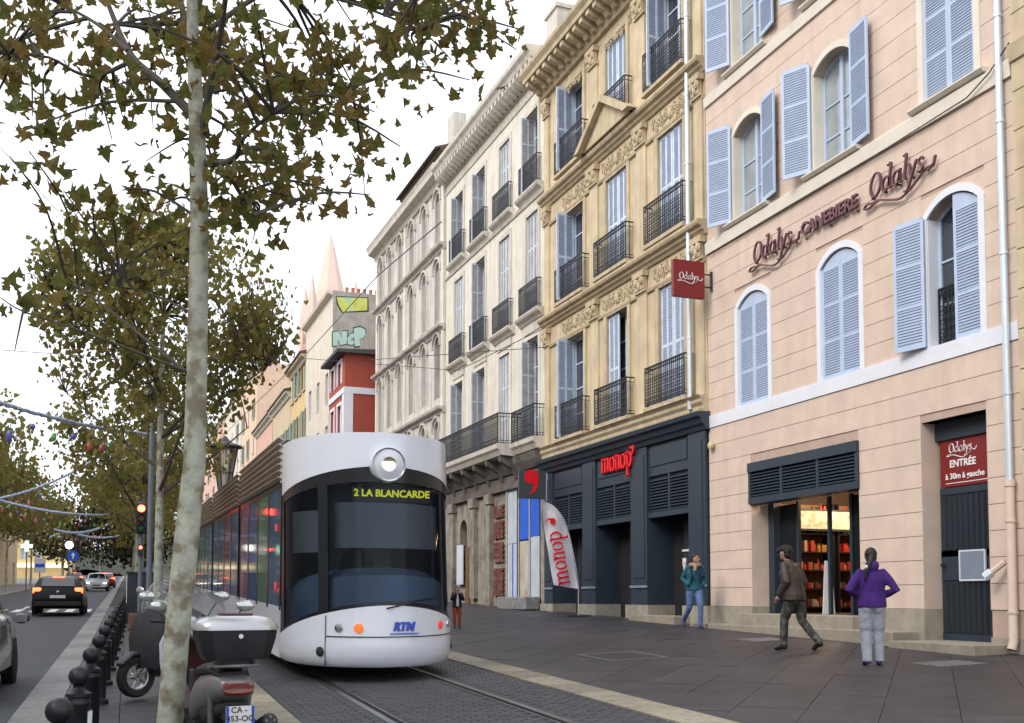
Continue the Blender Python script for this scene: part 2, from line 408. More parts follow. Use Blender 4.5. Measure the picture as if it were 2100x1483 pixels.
yellow_tr = mat('yellow_trim', (.53, .435, .29), .88, .14, 3, .15, streak=.4, bscale=25)
white_st = mat('limestone', (.70, .66, .57), .88, .08, 2, .12, streak=.3, c2=(.60, .56, .48), c2s=.8, c2w=.35, bscale=25)
white_tr = mat('limestone_trim', (.60, .57, .50), .88, .1, 3, .12, streak=.4, bscale=25)
ornate_st = mat('weathered_stone', (.60, .57, .52), .9, .12, 1.6, .15, streak=.6, c2=(.42, .39, .35), c2s=.8, c2w=.4, bscale=20)
derelict = mat('derelict_stone', (.30, .27, .225), .92, .25, 3, .5, streak=.6, c2=(.12, .11, .10), c2s=1.3, c2w=.55, bscale=14)
soot_and_shade = mat('sooty_shade_stone', (.14, .125, .11), .95, .3, 4, .6, c2=(.05, .045, .04), c2s=1.2, bscale=14)  # sooty stone, also the painted shade behind the limestone cornice modillions
iron = mat('wrought_iron', (.022, .024, .032), .5, .2, 10, spec=.5)
shop_paint = mat('slate_shop_paint', (.028, .042, .060), .45, .08, 3)
shop_dark = mat('slate_dark_paint', (.018, .026, .036), .5, .08, 3)  # darker slate tone for base wall, door slats and door leaves
plinth_st = mat('plinth_stone', (.33, .30, .245), .85, .14, 4, .2, streak=.2)
dark_in = mat('dark_interior', (.015, .015, .017), .9, .2, 3)
win_glass = mat('window_glass', (.035, .045, .06), .06, .3, 1.2, spec=.9, coat=.4)
curtain = mat('curtain_glass', (.30, .34, .36), .12, .25, 2, spec=.9, coat=.5)
zinc = mat('zinc_pipe', (.62, .70, .76), .32, .06, 4, metal=.35)
tile_m = mat('roof_tile', (.10, .075, .06), .9, .3, 8, .3)
red_metal = mat('burgundy_letters', (.13, .045, .055), .4, .08, 8)
red_sign = mat('burgundy_sign', (.20, .018, .018), .45, .06, 5)
white_let = mat('white_letters', (.8, .8, .8), .5, .02)
red_let = mat('red_letters', (.78, .008, .014), .45, .03)

def front(name, label, P0, P1, cat='building'):
    a = math.atan2(P1[1] - P0[1], P1[0] - P0[0])
    return thing(name, label, cat, (P0[0], P0[1], 0), a), math.hypot(P1[0] - P0[0], P1[1] - P0[1])
def arch(u0, u1, zs, za, n=10):
    h = (u1 - u0) / 2; s = za - zs; r = (h * h + s * s) / (2 * s); c = (u0 + u1) / 2; a = math.asin(min(1, h / r))
    if s > h: a = math.pi - a
    return [(c + r * math.sin(-a + 2 * a * i / n), za - r + r * math.cos(-a + 2 * a * i / n)) for i in range(n + 1)]
def wall(mb, L, z0, z1, holes, depth=.3, y=0., thick=7., u0=0.):
    us = sorted({u0, L, *[h[0] for h in holes], *[h[1] for h in holes]}); zs = sorted({z0, z1, *[h[2] for h in holes], *[h[3] for h in holes]})
    for i in range(len(us) - 1):
        for j in range(len(zs) - 1):
            cu, cz = (us[i] + us[i + 1]) / 2, (zs[j] + zs[j + 1]) / 2
            if any(h[0] < cu < h[1] and h[2] < cz < h[3] for h in holes): continue
            mb.quad((us[i], y, zs[j]), (us[i + 1], y, zs[j]), (us[i + 1], y, zs[j + 1]), (us[i], y, zs[j + 1]))
    for h in holes:
        a, b, c, d = h[:4]; q = y - depth
        mb.quad((a, y, c), (a, q, c), (a, q, d), (a, y, d)); mb.quad((b, y, c), (b, q, c), (b, q, d), (b, y, d)); mb.quad((a, y, c), (b, y, c), (b, q, c), (a, q, c))
        if len(h) > 4:
            ar = arch(a, b, h[4], d)
            for (p, q1) in zip(ar[:-1], ar[1:]):
                mb.quad((p[0], y, p[1]), (q1[0], y, q1[1]), (q1[0], y, d), (p[0], y, d)); mb.quad((p[0], y, p[1]), (q1[0], y, q1[1]), (q1[0], q, q1[1]), (p[0], q, p[1]))
        else: mb.quad((a, y, d), (b, y, d), (b, q, d), (a, q, d))
    t = y - thick
    mb.quad((u0, y, z0), (u0, t, z0), (u0, t, z1), (u0, y, z1)); mb.quad((L, y, z0), (L, t, z0), (L, t, z1), (L, y, z1)); mb.quad((u0, y, z1), (L, y, z1), (L, t, z1), (u0, t, z1)); mb.quad((u0, t, z0), (L, t, z0), (L, t, z1), (u0, t, z1))
    return mb
def ring_arch(mb, u0, u1, z0, zs, za, w, y0, y1, sill=True):
    """surround of width w round an opening, arched on top"""
    inn = [(u0, z0)] + (arch(u0, u1, zs, za) if za > zs else [(u0, zs), (u1, zs)]) + [(u1, z0)]
    out = [(u0 - w, z0)] + (arch(u0 - w, u1 + w, zs, za + w) if za > zs else [(u0 - w, zs + w), (u1 + w, zs + w)]) + [(u1 + w, z0)]
    for i in range(len(inn) - 1):
        a, b, c, d = inn[i], inn[i + 1], out[i + 1], out[i]
        mb.add([(p[0], y, p[1]) for y in (y0, y1) for p in (a, b, c, d)], [(0, 1, 2, 3), (4, 5, 6, 7), (0, 1, 5, 4), (2, 3, 7, 6)])
    for q in (0, -1):
        mb.quad((inn[q][0], y0, z0), (out[q][0], y0, z0), (out[q][0], y1, z0), (inn[q][0], y1, z0))
    return mb
def leaf_mesh(w, h, rows, cols, mf, ms, pitch=.05, arch_top=0, arch_side=1, stile=.06):
    def fn():
        mb = MB(); t = .035
        def bar(a, b, c, d): mb.box(a, b, -t / 2, t / 2, c, d)
        st = stile; cw = (w - st) / cols
        for i in range(cols + 1): bar(i * cw, i * cw + st, 0, h)
        rh = (h - st) / rows
        for i in range(cols):
            for j in range(rows + 1): bar(i * cw + st, (i + 1) * cw, j * rh, j * rh + st * (1.5 if j in (0, rows) else 1))
        if arch_top:
            n = 6; a = [(w * i / n, h + arch_top * (math.sin(math.pi / 2 * (i / n if arch_side > 0 else 1 - i / n)))) for i in range(n + 1)]
            mb.prism([(0, h - .001)] + a + [(w, h - .001)], 'y', -t / 2 + .002, t / 2 - .002)
        mb.k = 1
        for i in range(cols):
            a, b = i * cw + st, (i + 1) * cw
            for j in range(rows):
                z0, z1 = j * rh + st, (j + 1) * rh; n = max(3, int((z1 - z0) / pitch)); p = (z1 - z0) / n
                for k in range(n):
                    z = z0 + k * p
                    for sg in (-1, 1): mb.add([(a, .002 * sg, z + p), (b, .002 * sg, z + p), (b, .017 * sg, z + p * .18), (a, .017 * sg, z + p * .18), (a, .002 * sg, z), (b, .002 * sg, z)], [(0, 1, 2, 3), (3, 2, 5, 4)])
        return mb.mesh('shutter', [mf, ms], fix=False)
    return shared(('leaf', w, h, rows, cols, mf.name, ms.name, arch_top, arch_side), fn)
def sash_mesh(w, h, mf, arch_top=0, bars=3, mid=True):
    def fn():
        mb = MB(); f = .06
        mb.box(0, f, -.03, .03, 0, h); mb.box(w - f, w, -.03, .03, 0, h); mb.box(f, w - f, -.03, .03, 0, f)
        if mid: mb.box(w / 2 - .05, w / 2 + .05, -.035, .035, f, h + arch_top - f)
        for k in range(1, bars):
            z = h * k / bars; mb.box(f, w - f, -.02, .02, z - .018, z + .018)
        if arch_top:
            a = arch(0, w, h, h + arch_top, 8); b = arch(f, w - f, h, h + arch_top - f, 8)
            for i in range(8):
                mb.add([(p[0], y, p[1]) for y in (-.03, .03) for p in (a[i], a[i + 1], b[i + 1], b[i])], [(0, 1, 2, 3), (4, 5, 6, 7), (0, 1, 5, 4), (2, 3, 7, 6)])
        else: mb.box(f, w - f, -.03, .03, h - f, h)
        return mb.mesh('window', mf, fix=True)
    return shared(('sash', w, h, mf.name, arch_top, bars, mid), fn)
def pane_mesh(w, h, m, arch_top=0):
    def fn():
        mb = MB(); pts = [(.02, .02), (w - .02, .02)] + ([(p[0], p[1]) for p in arch(.02, w - .02, h, h + arch_top - .02, 8)][::-1] if arch_top else [(w - .02, h - .02), (.02, h - .02)])
        mb.prism(pts, 'y', -.006, .006); return mb.mesh('pane', m)
    return shared(('pane', w, h, m.name, arch_top), fn)
def window(parent, u0, u1, z0, z1, d, mf, mg=None, arch_top=0, bars=3, leaves=(), mid=True):
    """part 'window' with sub-parts pane and shutter; leaves: (hinge u, y, angle, mesh)"""
    w_, h_ = round(u1 - u0, 3), round(z1 - z0, 3)
    o = obj('window', sash_mesh(w_, h_, mf, arch_top, bars, mid), parent, (u0, d, z0))
    obj('pane', pane_mesh(w_, h_, mg or win_glass, arch_top), o, (0, -.012, 0))
    for hu, hy, ang, me, dz in leaves: obj('shutter', me, o, (hu - u0, hy - d, dz), (0, 0, R(ang)))
    return o
def railing_mesh(w, h, proj, m, dense=.095, scroll=True):
    def fn():
        mb = MB()
        def bar(a, b, r=.011): mb.tube([a, b], r, 4)
        for z, r in ((h, .022), (h - .12, .011), (.12, .011), (.04, .014)):
            mb.tube([(0, 0, z), (0, proj, z), (w, proj, z), (w, 0, z)], r, 5)
        n = max(4, int(w / dense))
        for i in range(n + 1):
            x = w * i / n; bar((x, proj, .04), (x, proj, h), .018 if i in (0, n) else .011)
            if scroll and i < n:
                xc = x + w / n / 2
                for zc, rr in ((h - .06, .035), (.08, .03), (h * .5, .042), (h * .34, .04), (h * .66, .04), (h * .2, .03)):
                    mb.tube([(xc + rr * math.cos(q * math.pi / 3), proj, zc + rr * 1.3 * math.sin(q * math.pi / 3)) for q in range(7)], .010, 3, False)
        for x in (0, w):
            for k in range(1, max(2, int(proj / .09))): bar((x, proj * k / max(2, int(proj / .09)), .04), (x, proj * k / max(2, int(proj / .09)), h))
        return mb.mesh('balcony_railing', m, fix=False)
    return shared(('rail', w, h, proj, m.name, dense), fn)
def moulding(parent, name, u0, u1, prof, m, bevel=0):
    """profile (out, z) run along the front"""
    return MB().prism(prof, 'x', u0, u1).build(name, m, parent)
def scroll_panel(w, h, m, n=3, key=''):
    def fn():
        mb = MB(); r2 = random.Random(3)
        vine = [(w / 2 + sg * (.12 + (w / 2 - .14) * i / 16), .012, h / 2 + h * .17 * math.sin(i * .95)) for sg in (-1, 1) for i in range(17)]
        for q in (vine[:17], vine[17:]): mb.tube(q, .014, 5)
        for i, p in enumerate(vine):
            up = 1 if i % 2 else -1
            for j in range(3):
                mb.ell((p[0] + r2.uniform(-.03, .03), .012, p[2] + up * (.05 + .045 * j)), .034 - .006 * j, .026, .04 - .006 * j, 6, 4)
        mb.ell((w / 2, .02, h / 2), .1, .05, h * .34, 8, 6)
        for j in range(5): mb.ell((w / 2 + .11 * math.cos(R(36 * j + 18)), .02, h / 2 + .02 + .13 * math.sin(R(36 * j + 18))), .03, .03, .04, 6, 4)
        return mb.mesh('carved_relief', m, smooth=True)
    return shared(('scroll', w, h, n, m.name), fn)

# ---------------------------------------------------------------- pink house
B, L = front('pink_house', 'pink rendered house with blue-grey shutters and burgundy wall lettering on the right', (12.8, 12.25), (12.8, 21.42))
Y0 = 12.25
ground_holes = [(16.07 - Y0, 19.68 - Y0, 0.2, 4.15), (12.95 - Y0, 14.43 - Y0, .2, 4.25)]
F1 = [19.53 - Y0, 16.54 - Y0, 13.58 - Y0]; F2 = [19.63 - Y0, 16.66 - Y0, 13.58 - Y0]; F3 = [19.63 - Y0, 16.66 - Y0, 13.58 - Y0]
HW = .58
holes = list(ground_holes)
holes += [(c - HW, c + HW, 5.5, 7.98, 7.73) for c in F1] + [(c - HW, c + HW, 9.74, 11.98, 11.73) for c in F2] + [(c - HW, c + HW, 13.42, 15.6, 15.3) for c in F3]
wall(MB(), L, -.3, 17.2, holes, .32, -.02).build('wall', pink_joint, B)
# rendered courses with sunk joints
def courses(z0, z1, n, holes, gap=.011):
    hgt = (z1 - z0) / n
    for j in range(n):
        a, b = z0 + j * hgt + gap / 2, z0 + (j + 1) * hgt - gap / 2
        cuts = sorted([(h[0], h[1]) for h in holes if h[2] < b - .02 and (h[3]) > a + .02])
        segs = []; u = 0
        for c in cuts:
            if c[0] > u: segs.append((u, c[0]))
            u = max(u, c[1])
        if u < L: segs.append((u, L))
        for s in segs: MB().box(s[0], s[1], -.06, 0, a, b).build('render_course', pink, B)
wide = lambda hs: [(h[0] - .13, h[1] + .13, h[2], h[3] + .13) for h in hs]
courses(1.05, 5.22, 10, ground_holes); courses(5.5, 9.36, 10, wide(holes[2:5])); courses(9.66, 12.93, 8, wide(holes[5:8])); courses(13.2, 17.2, 10, wide(holes[8:11]))
for h in holes[2:]:
    mb = MB(); a, b, zs, za = h[0] - .13, h[1] + .13, h[4], h[3] + .13
    for p, q in zip(arch(a, b, zs, za)[:-1], arch(a, b, zs, za)[1:]):
        mb.add([(x, y, z) for y in (-.04, -.001) for x, z in ((p[0], p[1] - .01), (q[0], q[1] - .01), (q[0], za + .012), (p[0], za + .012))], [(0, 1, 2, 3), (4, 5, 6, 7), (0, 1, 5, 4), (2, 3, 7, 6), (1, 2, 6, 5), (0, 3, 7, 4)])
    mb.build('spandrel', pink, B)
for i, h in enumerate(holes[2:]):
    ring_arch(MB(), h[0], h[1], h[2], h[4], h[3], .13, -.05, .022).build('window_surround', white_sur if i < 3 else cream, B)
# jamb linings in the surround colour
for k, (z0, z1, m) in enumerate(((5.22, 5.5, white_sur), (9.36, 9.66, cream), (12.93, 13.2, cream))):
    moulding(B, 'string_band', 0, L, [(-.05, z0), (.05 if k else .025, z0), (.07 if k else .03, z1 - .04), (.03, z1), (-.05, z1)], m)
for c in F2 + F3:
    z = 9.66 if c in F2 else 13.2
for row, z in ((F2, 9.66), (F3, 13.2)):
    for c in row: moulding(B, 'window_sill', c - .85, c + .85, [(-.3, z), (.1, z), (.15, z + .05), (.15, z + .08), (-.3, z + .09)], cream)
for h in holes[2:]:                       # reveal linings
    m = white_sur if h[2] < 9 else cream; mb = MB(); a, b, q = h[0], h[1], -.31
    mb.box(a, a + .008, q, -.004, h[2], h[4]); mb.box(b - .008, b, q, -.004, h[2], h[4]); mb.box(a, b, q, -.004, h[2] - .001, h[2] + .008)
    mb.build('reveal_lining', m, B)
arched = dict(arch_top=.34)
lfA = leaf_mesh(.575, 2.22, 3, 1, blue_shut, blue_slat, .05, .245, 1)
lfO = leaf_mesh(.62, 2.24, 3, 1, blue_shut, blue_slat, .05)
for i, c in enumerate(F1):
    a, b = c - HW, c + HW
    if i < 2: lv = [(a + .003, -.05, 0, lfA, 0), (b - .003, -.05, 180, lfA, 0)]
    else: lv = [(a + .003, -.05, 2, lfA, 0), (b + .02, .06, 12, lfO, .02)]
    window(B, a, b, 5.5, 7.73, -.26, blue_shut, win_glass, .25, 3, lv)
for i, c in enumerate(F2):
    a, b = c - HW, c + HW
    lv = [(a - .04, .06, 172, lfO, .02), (b + .04, .06, 28, lfO, .02)] if i < 2 else [(a + .003, -.03, 0, lfA, 0), (b - .003, -.03, 180, lfA, 0)]
    window(B, a, b, 9.75, 11.73, -.26, blue_shut, curtain, .25, 3, lv)
for i, c in enumerate(F3):
    a, b = c - HW, c + HW
    window(B, a, b, 13.42, 15.3, -.26, blue_shut, curtain, .3, 3, [(a - .04, .06, 172, lfO, .02), (b + .04, .06, 30, lfO, .02)])
# guard rail inside the half open first floor window
obj('window_guard', railing_mesh(1.1, 1.0, .01, iron), B, (F1[2] - .55, -.2, 5.52))
# plinth
for u0, u1, zt in ((14.43 - Y0, 16.07 - Y0, 1.05), (19.68 - Y0, L, 1.05), (0, 12.95 - Y0, .62)):
    MB().box(u0, u1, -.5, .015, -.3, zt).build('plinth', plinth_st, B)
for u, s in ((16.07 - Y0, 1), (19.68 - Y0, -1), (14.43 - Y0, -1)):
    MB().box(*sorted((u - s * .002, u + s * .012)), -.5, .0, .2, 1.05).build('plinth_return', plinth_st, B)
for u, z1, s in ((16.07 - Y0, 4.15, 1), (19.68 - Y0, 4.15, -1), (14.43 - Y0, 4.25, -1), (12.95 - Y0, 4.25, 1)):
    MB().box(*sorted((u - s * .002, u + s * .006)), -.5, -.0, 1.05, z1).build('jamb', pink, B)
MB().box(16.07 - Y0, 19.68 - Y0, -.5, -.04, 4.15, 4.2).build('soffit', pink, B); MB().box(12.95 - Y0, 14.43 - Y0, -.5, -.04, 4.25, 4.3).build('soffit', pink, B)
moulding(B, 'eaves', -.1, L + .1, [(-.1, 17.2), (.5, 17.3), (.55, 17.5), (-.1, 17.6)], cream)
# shutter box with louvre over the shop opening
mb = MB(); a, b = 16.05 - Y0, 19.72 - Y0
mb.box(a, b, -.3, .07, 3.98, 4.18); mb.box(a, b, -.3, .05, 3.28, 3.42)
for u in (a, a + (b - a) / 3 - .04, a + 2 * (b - a) / 3 - .04, b - .08): mb.box(u, u + .08, -.28, .045, 3.42, 3.98)
mb.box(a, b, -.3, -.05, 3.4, 4.0)
bx = mb.build('louvre_box', shop_paint, B)
me = shared('sl_pink', lambda: MB().prism([(-.03, 0), (.035, -.045), (.035, -.03), (-.03, .015)], 'x', 0, (b - a) / 3 - .09).mesh('slat', shop_paint))
for i in range(3):
    for j in range(8): obj('slat', me, bx, (a + .08 + i * ((b - a) / 3 - .0133), 0, 3.49 + j * .066))
# glazed shop entrance, recessed
mb = MB()
for u in (16.1 - Y0, 17.0 - Y0, 17.7 - Y0, 18.75 - Y0, 19.5 - Y0): mb.box(u, u + .07, -.62, -.55, .9, 3.3)
mb.box(19.45 - Y0, 19.66 - Y0, -.6, -.42, .9, 3.3)
sf = mb.build('entrance_frame', shop_paint, B)
MB().box(18.82 - Y0, 19.5 - Y0, -.59, -.58, .95, 3.25).build('pane', glass('shop_pane', (.05, .06, .07), .1, .03, .8), sf)
MB().box(16.17 - Y0, 17.0 - Y0, -.59, -.58, .95, 3.25).build('pane', glass('shop_pane', (.05, .06, .07), .1, .03, .8), sf)
# steps
st = mat('step_stone', (.30, .265, .21), .8, .15, 5, .2, c2=(.2, .18, .15), c2s=2.5)
for nm, x0, x1, y0, y1, zt, lab in (('stone_ledge', 12.22, 12.8, 14.55, 21.4, .66, 'long low stone ledge along the foot of the pink house'), ('stone_step', 12.5, 13.3, 15.95, 19.8, .90, 'stone step in front of the lit shop entrance'), ('stone_step', 12.05, 13.2, 12.55, 14.45, .52, 'stone doorstep below the slatted metal door')):
    tag(MB().box(x0, x1, y0, y1, -.3, zt).build(nm, st, bevel=.012), lab, 'step')
# slatted metal door with plate, in its recess
D = thing('metal_door', 'dark slatted metal door with a blue-grey notice plate, right of the lit shop', 'door', (13.22, 14.43, .52), R(-90))
dw, dh = 1.48, 2.6
mb = MB(); mb.box(0, dw, -.03, .0, 0, dh)
for z in (0, 1.02, 1.42, dh - .12): mb.box(.03, dw - .03, -.055, -.03, z, z + (.12 if z != 1.02 else .5) if z != 1.42 else z + .1)
mb.build('door_panel', shop_paint, D)
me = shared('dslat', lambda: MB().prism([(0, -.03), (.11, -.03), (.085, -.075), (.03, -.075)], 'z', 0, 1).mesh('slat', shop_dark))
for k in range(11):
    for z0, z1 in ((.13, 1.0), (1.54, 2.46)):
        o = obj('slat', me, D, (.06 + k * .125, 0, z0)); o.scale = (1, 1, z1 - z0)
MB().box(.50, 1.04, -.1, -.08, 1.02, 1.50).build('notice_plate', mat('notice_grey', (.20, .24, .31), .5, .05), D)
mb = MB()
for q in ((.48, 1.06, 1.0, 1.03), (.48, 1.06, 1.49, 1.52), (.48, .51, 1.03, 1.49), (1.03, 1.06, 1.03, 1.49)): mb.box(q[0], q[1], -.105, -.075, q[2], q[3])
mb.build('plate_rim', mat('pale_rim', (.6, .63, .7), .5, .05), D)
MB().lathe([(.03, -.14), (.035, -.1), (.015, -.09), (.015, -.05)], 10, (.12, 0, 1.28), 'y').build('handle', iron, D, smooth=True)
MB().box(-.02, dw + .02, -.12, .1, 3.42, 3.74).build('transom_box', shop_paint, D)
# entrance sign above the door
Sg = thing('entrance_sign', 'burgundy sign above the slatted metal door giving the entrance direction', 'sign', (13.17, 14.36, 3.15), R(-90))
MB().box(0, 1.42, -.02, .02, -.02, .8).build('panel', red_sign, Sg)
mb = strokes(MB(), ODALYS, (.05, .03), .025, -.012, .10, .22, .56); mb.build('lettering', white_let, Sg, (0, -.021, 0))
obj('lettering', text_mesh('ENTR\u00c9E', .17, .004, white_let, bold=.004), Sg, (.52, -.026, .36), (R(90), 0, 0))
obj('lettering', text_mesh('\u00e0 30m \u00e0 gauche', .14, .004, white_let, bold=.003), Sg, (.56, -.026, .15), (R(90), 0, 0))
MB().box(.12, 1.36, -.026, -.02, .03, .042).build('rule', white_let, Sg)
# burgundy wall lettering
def wall_sign(label, Yc, zc, me_fn, name='wall_lettering'):
    t = thing(name, label, 'sign', (12.8, Yc, zc), R(-90)); me_fn(t); return t
def od(s, w):
    def fn(t):
        mb = strokes(MB(), ODALYS, (.05, .02), .03, -.045, s, -w / 2 + .5 * s, -.3 * s, .12); mb.build('letters', red_metal, t, (0, -.06, 0))
        m2 = MB()
        for k in range(5): MB().box(-w / 2 + w * (k + .5) / 5 - .012, -w / 2 + w * (k + .5) / 5 + .012, -.07, .0, -.1, -.07).build('fixing', iron, t)
    return fn
wall_sign('left-hand burgundy script name with swoosh on the pink wall', 18.58, 8.62, od(.27, 1.8))
wall_sign('right-hand burgundy script name with swoosh on the pink wall', 14.78, 8.66, od(.27, 1.75))
def can(t):
    obj('letters', text_mesh('CANEBIERE', .345, .03, red_metal, bold=.008), t, (0, -.09, 0), (R(90), 0, 0))
    [MB().box(x, x + .02, -.06, .0, -.19, -.17).build('fixing', iron, t) for x in (-.8, 0, .8)]
wall_sign('burgundy capital letters between the two script names on the pink wall', 16.72, 8.67, can)
# projecting square sign
H = thing('projecting_sign', 'square burgundy hanging sign with white script, at the corner of pink and yellow houses', 'sign', (12.15, 21.2, 8.22))
MB().box(-.41, .41, -.06, .06, 0, .87).build('panel', red_sign, H, bevel=.01)
strokes(MB(), ODALYS, (.05, .03), .03, -.01, .098, -.26, .42).build('lettering', white_let, H, (0, -.061, 0))
m2 = MB(); m2.tube([(.41, 0, .3), (.64, 0, .3)], .018, 6); m2.tube([(.41, 0, .6), (.64, 0, .6)], .018, 6); m2.box(.6, .64, -.03, .03, .22, .68); m2.build('bracket', iron, H)
# drainpipes
def pipe(label, P, z0, z1, r, m, joints, low=None):
    t = thing('drainpipe', label, 'drainpipe', (P[0], P[1], z0))
    MB().tube([(0, 0, 0), (0, 0, z1 - z0)], r, 10).build('pipe', m, t, smooth=True)
    for z in joints: MB().lathe([(r, -.03), (r + .012, -.03), (r + .012, .03), (r, .03)], 10, (0, 0, z - z0)).build('collar', m, t, smooth=True)
    return t
p1 = pipe('long zinc drainpipe at the right end of the pink house', (12.70, 12.42), 3.0, 17, .055, zinc, (4.4, 6.6, 8.7, 10.4, 13))
mb = MB(); mb.tube([(0, 0, 0), (0, 0, -2.42), (-.05, 0, -2.55)], .07, 10); mb.lathe([(.07, 0), (.085, 0), (.085, .1), (.055, .1)], 10, (0, 0, -.05)); mb.lathe([(.085, 0), (.085, .04)], 10, (0, 0, -.6)); mb.lathe([(.085, 0), (.085, .04)], 10, (0, 0, -2.0))
mb.build('painted_foot', pink, p1, smooth=True)
mb = MB(); mb.tube([(-.02, .1, -1.2), (-.12, .28, -1.36)], .05, 8); mb.build('branch_pipe', pink, p1); mb = MB(); mb.tube([(-.12, .28, -1.36), (-.18, .36, -1.44)], .07, 8); mb.build('branch_cap', zinc, p1)
pipe('white zinc drainpipe down the yellow house beside the pink wall', (12.62, 21.98), 5.75, 18, .06, zinc, (7.5, 9.6, 11.8, 13.5, 15.5))
# cable along the upper band
tag(MB().tube([(12.7, 12.2, 9.85), (12.68, 12.6, 9.55), (12.7, 13.1, 9.38), (12.72, 15, 9.34), (12.73, 18, 9.35), (12.72, 21.3, 9.33)], .012, 5).build('facade_cable', iron), 'black cable clipped under the cream band of the pink house', 'cable')
tag(MB().lathe([(.05, 0), (.09, .02), (.09, .08), (.05, .1)], 10, (0, 0, 0), 'x').build('wall_spotlight', mat('cream_lamp', (.6, .5, .25), .5), None, (12.66, 21.2, 4.78), smooth=True), 'small cream wall fitting under the white band beside the dark shopfront', 'fitting')
# ---------------------------------------------------------------- lit shop inside the pink house
shop_wall = mat('shop_wall', (.07, .045, .03), .7, .2, 3); wood = mat('shop_wood', (.28, .14, .06), .5, .2, 3)
rm = tag(MB().add([(13.45, 15.9, .9), (17.6, 15.9, .9), (17.6, 20.6, .9), (13.45, 20.6, .9), (13.45, 15.9, 4.1), (17.6, 15.9, 4.1), (17.6, 20.6, 4.1), (13.45, 20.6, 4.1)],
    [(0, 1, 2, 3), (4, 5, 6, 7), (0, 1, 5, 4), (1, 2, 6, 5), (2, 3, 7, 6)]).build('shop_room', shop_wall), kind='structure')
lampm = mat('shop_lamp_glow', (1, .72, .4), .5, 0, emit=30)
for i, (x, y, z, lab) in enumerate(((14.3, 18.2, 3.75, 'bright round ceiling spotlight inside the lit shop'), (15.3, 19.2, 3.7, 'ceiling spotlight deeper in the lit shop'), (16.4, 18.6, 3.7, 'ceiling spotlight at the right of the lit shop'))):
    t = thing('ceiling_spotlight', lab, 'lamp', (x, y, z), group='spotlights in the lit shop')
    MB().lathe([(.02, .3), (.07, .28), (.09, .05), (.08, .0)], 12).build('housing', iron, t, smooth=True); MB().lathe([(.0, 0), (.07, -.002), (.06, -.03), (.0, -.04)], 12).build('bulb', lampm, t, smooth=True)
    li = bpy.data.lights.new('spot', 'POINT'); li.energy = 36; li.color = (1, .70, .44); li.shadow_soft_size = .08
    lo = bpy.data.objects.new('light', li); col.objects.link(lo); lo.location = (0, 0, -.15); lo.parent = t
hues = [(.5, .03, .02), (.5, .10, .03), (.45, .22, .05), (.35, .03, .04), (.5, .38, .25), (.10, .14, .05), (.5, .06, .03), (.12, .06, .04), (.3, .16, .10)]
pm = [mat('packet_%d' % i, h, .5, .2, 20) for i, h in enumerate(hues)]
for q, (x0, x1, lab) in enumerate(((13.75, 15.3, 'tall shelf unit at the left rear of the lit shop'), (15.4, 17.2, 'tall shelf unit at the right rear of the lit shop'))):
    t = thing('shelf_unit', lab, 'shelf', (x0, 20.5, .9))
    MB().box(0, x1 - x0, 0, .05, 0, 2.5).build('back_panel', wood, t)
    for u in (0, x1 - x0 - .04): MB().box(u, u + .04, -.4, 0, 0, 2.5).build('upright', dark_in, t)
    for k in range(6): MB().box(.04, x1 - x0 - .04, -.4, 0, .1 + k * .42, .13 + k * .42).build('shelf', dark_in, t)
    for k in range(6):
        x = x0 + .07
        while x < x1 - .18:
            wd, hh = rnd.uniform(.06, .13), rnd.uniform(.10, .30)
            px_ = (x, 20.5, .9 + .133 + k * .42); m_ = rnd.choice(pm)
            if rnd.random() < .5: o = MB().lathe([(.001, 0), (wd * .45, .005), (wd * .46, hh * .55), (wd * .38, hh * .68), (wd * .16, hh * .8), (wd * .17, hh)], 8, (wd / 2, -.25, 0)).build('packet', m_, None, px_, smooth=True)
            else: o = MB().box(0, wd, -.36 + rnd.uniform(0, .1), -.1, 0, hh * .85).build('packet', m_, None, px_, bevel=.008)
            tag(o, 'small packet or bottle on the warm-lit shop shelves', 'packet', 'goods on the lit shop shelves'); x += wd + .02
t = thing('menu_light_panel', 'glowing picture panel on the rear wall of the lit shop', 'panel', (14.9, 20.02, 3.0))
MB().box(-.85, .85, 0, .05, -.24, .26).build('frame', iron, t); MB().box(-.8, .8, -.012, 0, -.19, .21).build('screen', mat('warm_screen', (.8, .62, .4), .5, .5, 6, emit=.2, c2=(.7, .12, .05), c2s=5, c2w=.6), t)
t = thing('display_board', 'white board standing inside the lit shop doorway behind the man', 'board', (13.42, 18.05, .9), R(-15))
MB().prism([(0, 0), (.26, 0), (.2, 1.1), (.06, 1.1)], 'y', 0, .03).build('panel', mat('white_board', (.75, .75, .75), .5, .05), t); MB().prism([(.08, 0), (.18, 0), (.16, 1.0), (.1, 1.0)], 'y', .03, .06).build('rear_stand', iron, t)
t = thing('glass_door', 'half open glass door leaf of the lit shop', 'door', (13.4, 17.0, .9), R(-20))
mb = MB(); mb.box(0, .06, -.02, .02, 0, 2.35); mb.box(.84, .9, -.02, .02, 0, 2.35); mb.box(.06, .84, -.02, .02, 0, .5); mb.box(.06, .84, -.02, .02, 2.27, 2.35); mb.build('frame', iron, t); MB().box(.06, .84, -.005, .005, .5, 2.27).build('pane', glass('shop_pane', (.05, .06, .07), .1, .03, .8), t)
